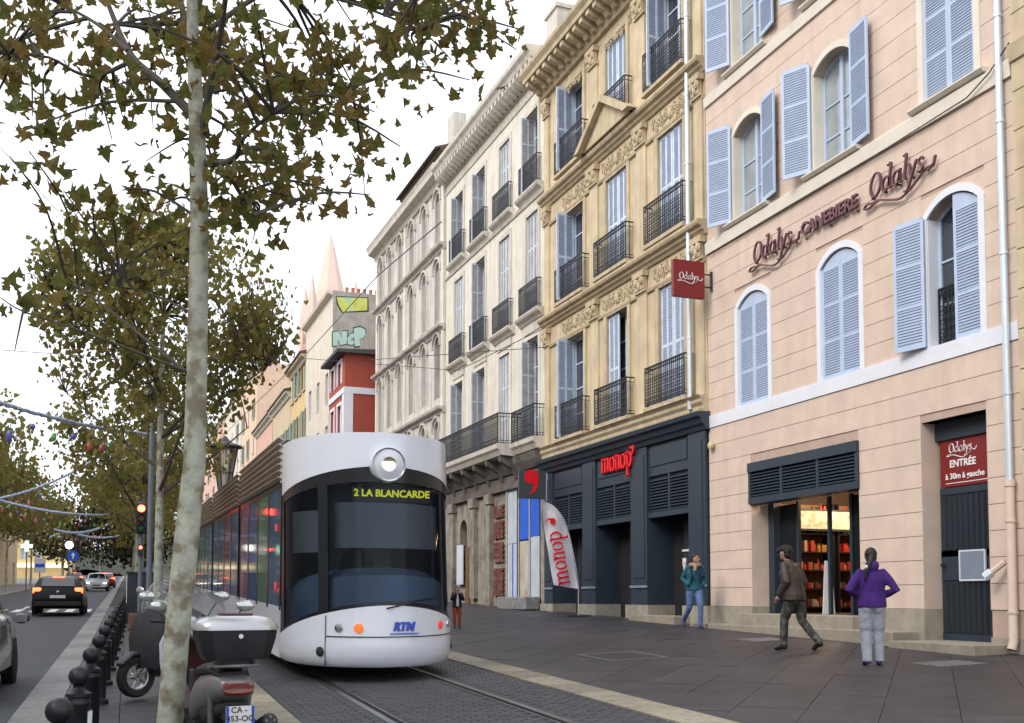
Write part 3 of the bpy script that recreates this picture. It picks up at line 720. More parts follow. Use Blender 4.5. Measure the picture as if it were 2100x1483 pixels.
# ---------------------------------------------------------------- stone house at the right edge of the picture
B, L = front('stone_house', 'buff stone house edge at the far right beyond the drainpipe', (12.8, 4.0), (12.8, 12.22))
wall(MB(), L, -.5, 18, [(1.2, 2.4, .6, 3.2), (3.4, 4.6, .6, 3.2), (1.2, 2.4, 6, 8.4), (3.4, 4.6, 6, 8.4), (1.2, 2.4, 10, 12.4), (3.4, 4.6, 10, 12.4)], .3).build('wall', yellow_st, B)
for u in (1.2, 3.4):
    for z in (.6, 6, 10): window(B, u, u + 1.2, z, z + 2.4 + (.2 if z < 1 else 0), -.25, white_shut)
for k in range(26): MB().box(L - .42 - .1 * (k % 2), L, -.1, .05, .4 + k * .62, .4 + k * .62 + .6).build('quoin', yellow_st, B)
moulding(B, 'string_course', 0, L + .0, [(-.1, 9.5), (.09, 9.55), (.14, 9.8), (-.1, 9.9)], yellow_tr)

# ---------------------------------------------------------------- yellow house
B, L = front('yellow_house', 'ochre stone house with carved cornices, a pediment and iron balconies', (12.8, 21.45), (12.6, 31.2))
bays = [1.62, 4.62, 7.42]; hw = .64
lv = [(6.12, 9.2), (10.38, 13.15), (14.45, 17.15)]
holes = [(c - hw, c + hw, a, b) for c in bays for a, b in lv]
wall(MB(), L, 5.4, 18.3, holes, .34, 0).build('wall', yellow_st, B)
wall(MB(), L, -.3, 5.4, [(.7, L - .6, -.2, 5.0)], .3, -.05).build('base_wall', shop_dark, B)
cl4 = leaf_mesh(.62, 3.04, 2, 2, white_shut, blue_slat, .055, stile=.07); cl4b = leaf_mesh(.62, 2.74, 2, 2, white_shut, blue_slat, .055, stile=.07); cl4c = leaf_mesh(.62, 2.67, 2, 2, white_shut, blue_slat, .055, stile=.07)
LF = [cl4, cl4b, cl4c]
state = [[0, 0, 1], [1, 0, 0], [1, 1, 1]]
for i, c in enumerate(bays):
    for j, (a, b) in enumerate(lv):
        u0, u1 = c - hw, c + hw
        l = [(u0 + .01, -.06, 0, LF[j], .02), (u1 - .01, -.06, 180, LF[j], .02)] if not state[i][j] else ([(u1 - .01, -.06, 180, LF[j], .02)] if i == 1 and j == 0 else [(u1 - .03, -.24, 96, LF[j], .02)])
        window(B, u0, u1, a, b, -.3, white_shut, win_glass, 0, 4, l)
        # stone architrave
        mb = ring_arch(MB(), u0, u1, a, b, b, .16, -.02, .05); mb.build('architrave', yellow_tr, B)
        obj('balcony_railing', railing_mesh(1.95, 1.02, .24, iron), B, (c - .975, .02, a + .01))
        MB().box(c - 1.02, c + 1.02, 0, .3, a - .1, a - .005).build('balcony_slab', yellow_tr, B)
def corn(z, p=.30, h=.32, u0=-.12, u1=None):
    return [(-.1, z - h), (.06, z - h), (.1, z - h + .06), (p * .55, z - h + .1), (p * .6, z - .16), (p * .9, z - .12), (p, z - .06), (p, z), (-.1, z + .03)]
for z in (10.22, 14.2):
    moulding(B, 'cornice', -.08, L + .05, corn(z), yellow_tr)
    moulding(B, 'frieze_rail', 0.02, L - .02, [(-.05, z - .98), (.06, z - .98), (.08, z - .92), (-.05, z - .9)], yellow_tr)
moulding(B, 'cornice', -.02, L, [(-.1, 5.6), (.1, 5.6), (.14, 5.7), (.14, 5.78), (.2, 5.86), (.2, 5.94), (.28, 6.02), (-.1, 6.03)], yellow_tr)
# pilasters with capitals between the bays, carved friezes above the windows
pil = [.24, 3.12, 6.02, L - .24]
for z0, z1 in ((6.05, 9.86), (10.26, 13.84), (14.25, 17.4)):
    for u in pil:
        w_ = .19 if u in (pil[0], pil[-1]) else .26
        MB().box(u - w_, u + w_, -.02, .06, z0, z1 - .55).build('pilaster', yellow_st, B)
        me = shared(('cap', w_), lambda: MB().box(-w_ - .03, w_ + .03, 0, .1, 0, .07).box(-w_ + .02, w_ - .02, 0, .12, .07, .4).box(-w_ - .05, w_ + .05, 0, .17, .4, .55).ell((-w_ * .6, .13, .3), .09, .07, .12, 6, 5).ell((w_ * .6, .13, .3), .09, .07, .12, 6, 5).ell((0, .13, .18), .07, .05, .1, 6, 5).mesh('capital', yellow_tr))
        obj('capital', me, B, (u, .02, z1 - .55))
    for c in bays: obj('carved_relief', scroll_panel(1.9, .46, yellow_tr, 4), B, (c - .95, .008, z1 - .5))
# pediment over the middle bay
c = bays[1]; z = 14.23
mb = MB(); mb.prism([(c - 1.55, z), (c + 1.55, z), (c, z + .98)], 'y', 0, .38)
for s in (-1, 1):
    mb.add([(c + s * x, y, zz) for y in (0, .56) for x, zz in ((1.72, z), (1.42, z), (0, z + .9), (0, z + 1.1))], [(0, 1, 2, 3), (4, 5, 6, 7), (0, 1, 5, 4), (1, 2, 6, 5), (2, 3, 7, 6), (3, 0, 4, 7)])
mb.build('pediment', yellow_tr, B)
# main cornice with modillions
moulding(B, 'main_cornice', -.1, L + .15, [(-.1, 17.55), (.12, 17.55), (.16, 17.66), (.2, 17.98), (.72, 18.02), (.74, 18.14), (.84, 18.26), (.86, 18.36), (-.1, 18.4)], yellow_tr)
mo = shared('modY', lambda: MB().prism([(.12, .34), (.66, .34), (.66, .2), (.5, .13), (.34, .1), (.26, 0), (.12, 0)], 'x', -.1, .1).mesh('modillion', yellow_tr))
for k in range(22): obj('modillion', mo, B, (.1 + k * (L - .2) / 21, .02, 17.66))
for c in bays: pass
# attic and roof behind the cornice
MB().box(.2, L - .3, -6.5, -1.4, 18.3, 20.6).build('attic', mat('ochre_attic', (.56, .42, .2), .85, .1, 2), B)
MB().prism([(-7, 20.5), (-1.1, 20.5), (-1.2, 20.65), (-4, 21.7), (-7, 20.7)], 'x', 0, L - .1).build('roof', tile_m, B)

# ---------------------------------------------------------------- dark shopfront under the yellow house
Sh, L2 = front('shopfront', 'slate blue shopfront with louvred panels under the yellow house', (12.8, 21.47), (12.6, 31.15), 'shopfront')
moulding(Sh, 'fascia_cornice', -.12, L2 + .1, [(-.1, 5.18), (.12, 5.2), (.16, 5.3), (.22, 5.34), (.26, 5.46), (.34, 5.5), (.36, 5.6), (-.1, 5.63)], shop_paint)
MB().box(0, L2, -.12, .02, 4.5, 5.19).build('fascia', shop_paint, Sh)
pils = [(0, .78), (2.86, 3.76), (5.93, 6.8), (9.0, L2 - .02)]
for a, b in pils:
    p = MB().box(a, b, -.7, .08, 1.05, 5.2).build('pilaster', shop_paint, Sh)
    MB().box(a + .14, b - .14, .08, .1, 1.75, 5.0).build('raised_panel', shop_paint, p, bevel=.012)
    MB().box(a - .015, b + .015, .08, .115, 1.5, 1.56).build('base_band', mat('pale_slate', (.2, .26, .32), .5), p)
    MB().box(a - .06, b + .3, -.7, .1, -.2, 1.05).build('stone_base', plinth_st, p)
for (a, b) in ((.78, 2.86), (3.76, 5.93), (6.8, 9.0)):
    mb = MB(); mb.box(a + .12, b - .12, .02, .045, 4.62, 5.12); mb.build('fascia_panel', shop_paint, Sh, bevel=.012)
    mb = MB(); mb.box(a, b, -.1, .02, 4.38, 4.5); mb.box(a, b, -.1, .04, 3.3, 3.44); mb.box((a + b) / 2 - .04, (a + b) / 2 + .04, -.08, .015, 3.44, 4.38); mb.box(a, b, -.1, -.06, 3.4, 4.4)
    lo = mb.build('louvre_panel', shop_paint, Sh)
    me = shared(('slY', round(b - a, 2)), lambda: MB().prism([(-.05, 0), (.03, -.05), (.03, -.032), (-.05, .018)], 'x', 0, (b - a) / 2 - .08).mesh('slat', shop_paint))
    for q in range(2):
        for j in range(11): obj('slat', me, lo, (a + .03 + q * ((b - a) / 2 + .02), -.01, 3.51 + j * .078))
    MB().box(a, b, -.75, -.7, .3, 3.4).build('door_recess', dark_in, Sh)
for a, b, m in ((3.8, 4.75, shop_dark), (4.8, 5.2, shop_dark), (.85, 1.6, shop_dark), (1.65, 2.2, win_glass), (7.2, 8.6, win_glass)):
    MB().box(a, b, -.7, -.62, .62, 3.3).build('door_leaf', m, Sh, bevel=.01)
for z, w_ in ((2.42, .5), (2.05, .18), (1.95, .14)):
    MB().box(1.75 + (.3 if w_ < .2 else 0), 1.75 + (.3 if w_ < .2 else 0) + w_, -.61, -.6, z, z + (.05 if w_ > .4 else .2)).build('door_notice', white_let, Sh)
for k in range(4): MB().box(4.65, 4.73, -.6, -.58, 1.3 + k * .28, 1.45 + k * .28).build('door_notice', white_let, Sh)
tag(MB().box(12.25, 12.75, 22.2, 24.6, -.2, .80).build('stone_step', st, bevel=.012), 'low stone step at the right-hand door of the dark shopfront', 'step')
a_ = math.atan2(-.2, 9.75)
M_ = thing('shop_lettering', 'red lettering with comma on the fascia of the dark shopfront', 'sign', (12.66, 26.95, 4.74), R(-90) + a_ * 0)
mb = strokes(MB(), MONOP, (.075, .01), .03, -.05, .43, 0.02, 0); mb.build('letters', red_let, M_, (0, -.04, 0))
MB().prism([(1.93 + x, .55 + z) for x, z in comma_poly(.33)], 'y', -.09, -.03).build('comma', red_let, M_)
Cs = thing('projecting_sign', 'square slate sign with a big red comma, left of the dark shopfront', 'sign', (12.0, 30.9, 4.37))
MB().box(-.45, .45, -.06, .06, 0, .9).build('panel', mat('slate_sign', (.06, .07, .075), .5, .06), Cs, bevel=.008)
MB().prism([(x - .02, .58 + z) for x, z in comma_poly(.52)], 'y', -.075, -.061).build('comma', red_let, Cs)
MB().box(.47, .56, -.05, .05, -.05, .95).build('bracket', mat('pale_grey_metal', (.5, .5, .5), .5), Cs); MB().tube([(.45, 0, .45), (.7, 0, .45)], .03, 6).build('arm', iron, Cs)
# feather flag
Fg = thing('feather_flag', 'white feather flag with red vertical lettering in front of the dark shopfront', 'flag', (11.88, 27.0, GZ(11.88, 27.0)))
fl_m = mat('flag_cloth', (.80, .79, .84), .8, .05, 6, 0, trans=.25)
re_ = smooth_line([(0, .78), (-.06, 1.3), (-.2, 1.98), (-.33, 2.45), (-.5, 2.82), (-.78, 3.1), (-1.12, 3.22)], 4)
N = len(re_) - 1
rings = []
for i, e in enumerate(re_):
    t = i / N; l = (-.75 - .37 * t, .89 + 2.31 * t)
    rings.append([(e[0] + (l[0] - e[0]) * q / 6, .035 * math.sin(5 * t + q * .9) + .02 * math.sin(13 * t + q), e[1] + (l[1] - e[1]) * q / 6) for q in range(7)])
mb = MB(); mb.loft(rings, cap=False, closed=False); mb.loft([[(p[0], p[1] + .004, p[2]) for p in r] for r in rings], cap=False, closed=False)
cl = mb.build('cloth', fl_m, Fg, smooth=True, fix=False)
MB().tube([(.0, 0, 0), (.01, 0, .4)] + [(p[0] + .012, 0, p[1]) for p in re_], .014, 6).build('pole', mat('pole_grey', (.45, .45, .45), .4), Fg)
mb = MB(); mb.box(-.35, .35, -.03, .03, 0, .04); mb.box(-.03, .03, -.35, .35, 0, .04); mb.build('foot', iron, Fg)
mb = strokes(MB(), MONOP, (.06, .01), .022, -.006, .34)
mb.xf(Matrix.Translation((-.27, -.065, .93)) @ Matrix.Rotation(R(-101), 4, 'Y')); mb.build('lettering', red_let, cl)
MB().prism([(-.83 + z * .2, 2.66 + x * .2) for x, z in comma_poly(1)], 'y', -.075, -.067).build('comma', red_let, cl)

# ---------------------------------------------------------------- white limestone house
B, L = front('limestone_house', 'pale limestone house with black iron balconies and a derelict ground floor', (12.6, 31.2), (12.38, 41.8))
bays = [1.08, 3.68, 6.25, 8.85]; hw = .53
lv = [(6.45, 9.9), (10.72, 14.15), (14.9, 17.65)]
holes = [(c - hw, c + hw, a, b) for c in bays for a, b in lv]
wall(MB(), L, 5.9, 19.2, holes, .34).build('wall', white_st, B)
W4 = [leaf_mesh(.52, round(b - a - .06, 2), r, 2, white_shut, grey_slat, .06, stile=.045) for (a, b), r in zip(lv, (3, 3, 3))]
state = [[1, 0, 1], [0, 0, 0], [1, 1, 1], [1, 0, 1]]
for i, c in enumerate(bays):
    for j, (a, b) in enumerate(lv):
        u0, u1 = c - hw, c + hw
        l = [(u0 + .005, -.06, 0, W4[j], .03), (u1 - .005, -.06, 180, W4[j], .03)] if not state[i][j] else [(u1 - .03, -.30, 93, W4[j], .03)]
        window(B, u0, u1, a, b, -.32, white_shut, win_glass, 0, 4, l)
        ring_arch(MB(), u0, u1, a, b, b, .15, -.02, .04).build('architrave', white_tr if j else white_st, B)
        if j:
            obj('balcony_railing', railing_mesh(1.6, .98, .16, iron, .075), B, (c - .8, .02, a + .03))
            moulding(B, 'window_sill', c - 1.02, c + 1.02, [(-.05, a - .28), (.06, a - .28), (.12, a - .2), (.24, a - .12), (.28, a - .05), (.28, a), (-.05, a + .01)], white_tr)
        if j == 0:
            MB().box(c - .7, c + .7, -.02, .05, b + .2, b + .5).build('lintel_panel', white_tr, B)
moulding(B, 'string_course', .0, L, [(-.05, 14.55), (.05, 14.55), (.09, 14.65), (.05, 14.72), (-.05, 14.72)], white_tr)
moulding(B, 'string_course', .0, L, [(-.05, 18.2), (.04, 18.2), (.07, 18.3), (-.05, 18.32)], white_tr)
moulding(B, 'main_cornice', -.05, L + .1, [(-.1, 18.62), (.1, 18.62), (.14, 18.9), (.5, 18.98), (.56, 19.12), (.66, 19.22), (.68, 19.36), (-.1, 19.42)], white_tr)
MB().box(.02, L - .02, .1, .13, 18.62, 18.97).build('shade_frieze', soot_and_shade, B)  # dark panel paints shade and grime into the gaps between the modillions
mo = shared('modW', lambda: MB().prism([(.05, .36), (.46, .36), (.47, .2), (.36, .1), (.2, .04), (.05, 0)], 'x', -.085, .085).mesh('modillion', white_tr))
for k in range(30): obj('modillion', mo, B, (.12 + k * (L - .24) / 29, .05, 18.6))
# long balcony, deeper in its far part
for u0, u1, p in ((-.1, 1.95, .5), (1.95, L - .1, .95)):
    moulding(B, 'balcony_slab', u0, u1, [(-.05, 6.0), (p - .18, 6.06), (p - .1, 6.2), (p - .02, 6.28), (p, 6.42), (-.05, 6.43)], white_tr)
    obj('balcony_railing', railing_mesh(round(u1 - u0 - .1, 2), 1.05, p - .06, iron, .075), B, (u0 + .05, 0, 6.43))
for k in range(7): MB().prism([(0, 5.3), (.16, 5.3), (.3, 5.6), (.75, 5.85), (.78, 6.03), (0, 6.03)], 'x', 2.1 + k * 1.35, 2.3 + k * 1.35).build('bracket', soot_and_shade, B)
# derelict ground floor
wall(MB(), L, -.3, 5.95, [(.5, 3.6, .9, 5.0), (7.9, 8.75, 2.3, 4.3, 3.9)], .35, -.03).build('ground_wall', derelict, B)
MB().box(.3, L, -.05, .12, 5.0, 5.5).build('frieze', soot_and_shade, B); moulding(B, 'old_cornice', .0, L, [(-.05, 5.45), (.2, 5.5), (.34, 5.75), (.4, 5.98), (-.05, 5.98)], soot_and_shade)
for u0, u1, z0, z1 in ((6.6, 7.1, 1.2, 5.0), (9.2, 9.7, 1.2, 5.0), (4.9, 5.3, .9, 5.0)): MB().box(u0, u1, -.03, .14, z0, z1).build('pier', derelict, B); MB().box(u0 - .08, u1 + .08, -.03, .2, z1 - .35, z1).build('pier_cap', derelict, B)
brick = mat('old_red_brick', (.15, .055, .04), .9, .35, 6, .5, c2=(.24, .2, .17), c2s=3, c2w=.5)
for z, h in ((1.3, 1.0), (2.5, .75), (3.35, .65), (4.1, .5)):
    for k in range(int(h / .09)):
        for q in range(3): MB().box(3.75 + q * .31 + (.08 if k % 2 else 0), 3.75 + q * .31 + .305 + (.08 if k % 2 else 0), -.03, .03 + rnd.uniform(0, .03), z + k * .09, z + k * .09 + .087).build('brick', brick, B)
MB().box(7.45, 7.85, -.02, .05, .95, 3.2).build('boarded_door', mat('rusty_board', (.2, .1, .045), .8, .3, 4, streak=.4), B)
MB().box(7.95, 8.75, -.3, -.2, 1.2, 3.3).build('blocked_window', dark_in, B)
tag(MB().box(0, .8, 0, .04, 0, 1.55).build('white_poster', mat('poster_white', (.62, .66, .72), .6, .06, 3), None, (12.33, 39.1, 1.75), (0, 0, R(90))), 'tall white poster panel on the derelict ground floor', 'poster')
# corrugated hoarding: separate sheets
def sheet_me(w_, m):
    def fn():
        n = int(w_ / .05) * 2; pts = [(w_ * i / n, .02 if i % 2 else 0) for i in range(n + 1)]
        return MB().prism(pts + [(w_, -.01), (0, -.01)], 'z', 0, 1).mesh('corrugated_sheet', m)
    return shared(('cor', w_, m.name), fn)
hb = mat('hoarding_blue', (.03, .13, .62), .45, .08, 2, streak=.15); hwh = mat('hoarding_white', (.50, .55, .60), .5, .1, 2, streak=.35); hru = mat('hoarding_cream', (.52, .48, .40), .6, .15, 2, streak=.55, c2=(.3, .17, .07), c2s=1.6, c2w=.25)
Hd = thing('hoarding', 'corrugated blue and white metal hoarding closing the derelict shop', 'hoarding', (12.62, 31.75, .9), R(91.2))
for u, w_, z0, z1, m in ((.0, .72, .05, 2.35, hwh), (.0, .72, 2.37, 4.3, hb), (.86, .82, .05, 2.25, hru), (.86, .82, 2.3, 4.3, hb), (2.0, .30, .05, 2.2, hwh), (2.3, .12, .05, 2.2, hb), (2.42, .42, .05, 2.2, hwh), (2.0, .84, 2.22, 4.3, hwh)):
    o = obj('corrugated_sheet', sheet_me(w_, m), Hd, (u, .02, z0)); o.scale = (1, 1, z1 - z0)
for u in (.74, 1.72, 2.86): MB().tube([(u, .06, 0), (u, .06, 4.3)], .035, 6).build('post', mat('hoarding_post', (.4, .4, .38), .5), Hd)
tag(MB().box(0, 2.6, 0, .5, 0, .42).build('concrete_block', mat('rough_concrete', (.22, .22, .22), .9, .3, 5, .5), None, (12.55, 31.6, GZ(12.6, 32)), (0, 0, R(91.2)), bevel=.03), 'low concrete block in front of the corrugated hoarding', 'block')
# attic, tiled roof and chimneys
MB().box(.0, L, -7, -1.0, 19.3, 20.3).build('attic', white_st, B)
def tiles(parent, u0, u1, y0, z0, y1, z1, m, n):
    w_ = (u1 - u0) / n
    sec = [(w_ * .5 * (1 - math.cos(math.pi * q / 5)), .09 * math.sin(math.pi * q / 5)) for q in range(6)]
    sec = sec + [(p[0], p[1] - .03) for p in sec[::-1]]
    me = shared(('tile', round(w_, 3), y0, y1), lambda: MB().loft([[(p[0], yy, p[1] + zz) for p in sec] for yy, zz in ((0, 0), (y1 - y0, z1 - z0))]).mesh('roof_tile_row', m))
    for k in range(n): obj('roof_tile_row', me, parent, (u0 + w_ * k, y0, z0))
mr = MB().prism([(-1.0, 20.25), (-.95, 20.32), (-4.2, 21.6), (-7.2, 20.4), (-7.2, 20.25)], 'x', -.0, L).build('roof', tile_m, B)
tiles(mr, 0, L, -.8, 20.28, -4.2, 21.62, tile_m, 42)
for u, h, yy in ((2.6, 1.9, -1.6), (8.6, 1.7, -1.8)):
    c = MB().box(u, u + 1.0, yy - .6, yy, 19.8, 20.6 + h).build('chimney', white_tr, B); MB().box(u - .07, u + 1.07, yy - .67, yy + .07, 20.6 + h, 20.75 + h).build('chimney_cap', white_tr, c)
# ---------------------------------------------------------------- ornate weathered house
B, L = front('arcaded_house', 'tall weathered stone house with rows of arched windows beyond the limestone house', (12.38, 41.9), (12.1, 53.6))
bays = [1.0, 2.98, 5.02, 7.05, 8.98, 10.75]; hw = .40
lv = [(9.75, 12.05), (13.1, 15.3), (16.5, 18.35), (6.5, 8.4), (2, 4.6)]
holes = [(c - hw, c + hw, a, b + .38, b) for c in bays for a, b in lv]
wall(MB(), L, -.3, 19.3, holes, .3).build('wall', ornate_st, B)
O4 = {j: leaf_mesh(.39, round(b - a, 2), 3, 1, grey_slat, grey_slat, .07, .3, 1, stile=.05) for j, (a, b) in enumerate(lv)}
for i, c in enumerate(bays):
    for j, (a, b) in enumerate(lv):
        window(B, c - hw, c + hw, a, b, -.26, grey_slat, win_glass, .36, 3, [(c - hw + .005, -.1, 0, O4[j], 0), (c + hw - .005, -.1, 180, O4[j], 0)] if (i * 3 + j * 5) % 7 else [])
        if j < 4:
            ring_arch(MB(), c - hw - .1, c + hw + .1, b - .1, b, b + .5, .1, -.02, .14).build('hood_mould', ornate_st, B)
            ring_arch(MB(), c - hw, c + hw, a, b, b + .38, .1, -.02, .05).build('architrave', white_tr, B)
for z in (9.2, 12.72, 16.2):
    moulding(B, 'cornice', -.02, L + .12, [(-.05, z - .2), (.08, z - .2), (.12, z - .08), (.28, z - .04), (.32, z + .06), (-.05, z + .08)], ornate_st)
for u in (.05, 6.0, L - .35):
    for z0, z1 in ((6.2, 9.0), (9.28, 12.52), (12.8, 16.0), (16.28, 19.0)): MB().box(u, u + .3, -.02, .09, z0, z1).build('pilaster', white_st, B)
moulding(B, 'main_cornice', -.05, L + .2, [(-.1, 18.95), (.1, 18.95), (.16, 19.15), (.48, 19.25), (.52, 19.45), (.6, 19.6), (-.1, 19.65)], white_tr)
mr = MB().prism([(-1.0, 19.6), (.25, 20.25), (.25, 20.38), (-4.2, 21.9), (-7.2, 20.4), (-7.2, 19.6)], 'x', -.0, L * .55).build('roof', tile_m, B)
tiles(mr, 0, L * .55, .45, 20.3, -4.2, 21.95, tile_m, 26)
MB().box(.8, 1.7, -1.2, -.6, 20, 22.4).build('chimney', white_tr, B)
# ---------------------------------------------------------------- buildings further up the street
def simple_house(name, label, P0, P1, z1, m, mt, rows, cols, wm, roof=None, w_=.95, h_=1.9, z_first=5.0, dz=3.3, gl=None, thick=9, trim=True):
    B, L = front(name, label, P0, P1)
    cs = [L * (i + .5) / cols for i in range(cols)]
    hs = [(c - w_ / 2, c + w_ / 2, z_first + r * dz, z_first + r * dz + h_) for c in cs for r in range(rows)]
    wall(MB(), L, -.3, z1, hs, .25, 0, thick).build('wall', m, B)
    lf = leaf_mesh(round(w_ * .5, 2), h_, 2, 1, wm, wm, .12)
    for i, (a, b, c, d) in enumerate(hs):
        window(B, a, b, c, d, -.2, white_shut, gl or win_glass, 0, 3, [(a - .01, .05, 174, lf, 0), (b + .01, .05, 6, lf, 0)] if i % 3 else [(a, -.05, 0, lf, 0), (b, -.05, 180, lf, 0)])
        if trim: MB().box(a - .12, b + .12, -.05, .1, c - .14, c - .01).build('window_sill', mt, B)
    moulding(B, 'cornice', -.05, L + .05, [(-.1, z1 - .35), (.1, z1 - .35), (.2, z1 - .15), (.4, z1 - .05), (.42, z1 + .08), (-.1, z1 + .1)], mt)
    if trim: moulding(B, 'string_course', 0, L, [(-.05, z_first - .6), (.1, z_first - .55), (.12, z_first - .4), (-.05, z_first - .38)], mt)
    if roof: MB().prism([(-thick, z1 + .1), (.5, z1 + .1), (.52, z1 + .2), (-thick / 2, z1 + 1.6), (-thick, z1 + .2)], 'x', -.1, L + .1).build('roof', roof, B)
    return B, L
brickred = mat('red_render', (.36, .075, .048), .85, .08, 2)
buff = mat('buff_render', (.58, .48, .32), .88, .1, 2, streak=.25); straw = mat('straw_render', (.66, .50, .24), .88, .1, 2, streak=.25); rose = mat('rose_render', (.64, .42, .33), .88, .1, 2, streak=.2); ivory = mat('ivory_render', (.66, .60, .50), .88, .08, 2, streak=.25); peach = mat('peach_render', (.68, .50, .36), .88, .08, 2)
gable_m = mat('gable_render', (.40, .37, .32), .92, .15, 2, .2, streak=.35, c2=(.33, .3, .26), c2s=.8)
green_sh = mat('green_shutter', (.22, .30, .28), .6, .1, 4)
FX = 10.9
# red house: front and the gable that faces down the street
xr = at(706, 900, 55.5).x; yr = at(706, 900, 55.5).y
Bz, L = front('red_house', 'small red house with white window surrounds beside the graffiti gable', (xr, yr), (xr - .05, yr + 4.3))
zt = at(706, 722, 55.5).z
wall(MB(), L, -.3, zt, [(u, u + 1, a, b) for u in (.8, 2.7) for a, b in ((8.4, 11.6), (12.75, zt - .3))], .2, 0, 6).build('wall', brickred, Bz)
for u in (.8, 2.7):
    for a, b in ((8.4, 11.6), (12.75, zt - .3)):
        window(Bz, u, u + 1, a, b, -.15, white_shut, curtain); ring_arch(MB(), u, u + 1, a, b, b, .16, -.02, .05).build('surround', white_sur, Bz)
moulding(Bz, 'string_band', -.03, L, [(-.05, 12.1), (.06, 12.1), (.06, 12.4), (-.05, 12.4)], white_sur)
MB().box(-.04, -.002, -4, .05, 12.08, 12.42).build('gable_band', white_sur, Bz); MB().box(-.03, -.001, -.45, .05, 3, 12.08).build('corner_strip', white_sur, Bz); MB().box(0, .55, .0, .03, 3, 12.08).build('corner_strip', white_sur, Bz)
MB().prism([(-6, zt), (.5, zt - .02), (.5, zt + .14), (-6, zt + .5)], 'x', -.35, L).build('roof', mat('dark_eaves', (.07, .07, .075), .8), Bz)
# graffiti gable behind it
ga = at(683, 600, 60); zg = at(683, 596, 60).z
B, L = front('gable_house', 'tall house with a bare grey gable painted with graffiti', (ga.x, ga.y), (ga.x - .1, ga.y + 9))
wall(MB(), L, -.3, zg, [(c, c + .9, z, z + 1.9) for c in (1.2, 4, 6.8) for z in (6, 9.3, 12.4)], .2, 0, 8).build('wall', ivory, B)
MB().box(-.06, -.003, -7, .0, 0, zg).build('gable', gable_m, B)
for c in (1.2, 4, 6.8):
    for z in (6, 9.3, 12.4): window(B, c, c + .9, z, z + 1.9, -.15, white_shut, win_glass)
moulding(B, 'cornice', 0, L, [(-.1, zg - .3), (.3, zg - .15), (.35, zg), (-.1, zg + .05)], ivory)
for k in range(6): MB().lathe([(.09, 0), (.1, .35), (.12, .4)], 8, (.5, -.9 - k * .35, zg)).build('chimney_pot', mat('terracotta', (.4, .12, .07), .8), B)
c = MB().box(0, .9, -4.6, -3.4, zg - 1, zg + 1.7).build('chimney', gable_m, B); MB().box(-.05, .95, -4.7, -3.3, zg + 1.7, zg + 1.85).build('chimney_cap', gable_m, c)
MB().tube([(-.14, -2.55, zg - 5.5), (-.14, -2.55, zg + 1.5)], .09, 8).build('flue', zinc, B)
# graffiti: flat paint, letters with outline, and a coloured field
def gpt(px, py): q = at(px, py, 60); k = (ga.y - .07) / q.y; r = CAMP + (q - CAMP) * ((ga.y) / q.y); return (r.x - ga.x, r.z)
def graf(shapes, m, d, nm):
    mb = MB()
    for s in shapes:
        pts = [gpt(*p) for p in s]; mb.prism([(-p[0], p[1]) for p in pts], 'x', -.06 - d, -.055)
    return mb
gp = mat('graffiti_mint', (.45, .62, .55), .7, .06, 4); gk = mat('graffiti_black', (.02, .03, .03), .7); gy = mat('graffiti_colour', (.60, .62, .12), .7, .3, 1.6, c2=(.10, .45, .6), c2s=1.6, c2w=.7)
def grow(s, k):
    cx, cy = sum(p[0] for p in s) / len(s), sum(p[1] for p in s) / len(s); return [(cx + (p[0] - cx) * k, cy + (p[1] - cy) * k) for p in s]
N_ = [(682, 682), (694, 680), (700, 694), (701, 680), (712, 679), (711, 706), (698, 708), (692, 697), (692, 709), (682, 710)]
C_ = [(712, 694), (719, 685), (726, 684), (727, 692), (720, 694), (718, 700), (727, 701), (723, 708), (713, 707)]
P_ = [(725, 674), (738, 671), (748, 676), (750, 686), (744, 694), (737, 695), (738, 710), (727, 711)]
GF = B
graf([grow(s, 1.14) for s in (N_, C_, P_)], gk, .004, 'o').build('graffiti_outline', gk, GF)
graf([N_, C_, P_], gp, .008, 'f').build('graffiti_letters', gp, GF)
graf([[(688, 608), (755, 610), (756, 640), (700, 642), (690, 625)]], gk, .004, 'c').build('graffiti_field_edge', gk, GF)
graf([[(690, 610), (753, 612), (753, 637), (702, 640), (693, 624)]], gy, .008, 'c').build('graffiti_field', gy, GF)
# houses up the street
def hs(px0, px1, X, **k):
    def yy(px): Z = 2291 * X / (px - 260); return (Z - .345 * X) / .9386
    return (X, yy(px0)), (X, yy(px1))
def ztop(px, py, X):
    Z = 2291 * X / (px - 260); return at(px, py, Z).z
P0, P1 = hs(624, 592, 10.7); simple_house('tall_house', 'straw yellow house up the street under the second tree crown', P0, P1, ztop(624, 722, 10.7), straw, yellow_tr, 4, 4, green_sh, tile_m)
P0, P1 = hs(591, 555, 10.8); simple_house('tall_house', 'orange buff house up the street with a dark roof edge', P0, P1, ztop(591, 800, 10.8), buff, white_tr, 3, 4, green_sh, tile_m)
P0, P1 = hs(554, 522, 10.9); simple_house('tall_house', 'low rose house up the street behind the tram roof', P0, P1, ztop(554, 850, 10.9), rose, white_tr, 3, 4, green_sh, tile_m)
P0, P1 = hs(521, 490, 11.0); simple_house('tall_house', 'tall pale peach house far up the street behind the lantern', P0, P1, ztop(521, 745, 11), peach, white_tr, 5, 3, green_sh)
P0, P1 = hs(489, 455, 11.0); simple_house('tall_house', 'tall ivory house far up the street left of the peach house', P0, P1, ztop(489, 790, 11), ivory, white_tr, 5, 3, green_sh)
P0, P1 = hs(454, 410, 11.2); simple_house('tall_house', 'farthest rose house on the right side of the street', P0, P1, ztop(454, 850, 11.2), rose, white_tr, 5, 4, green_sh)
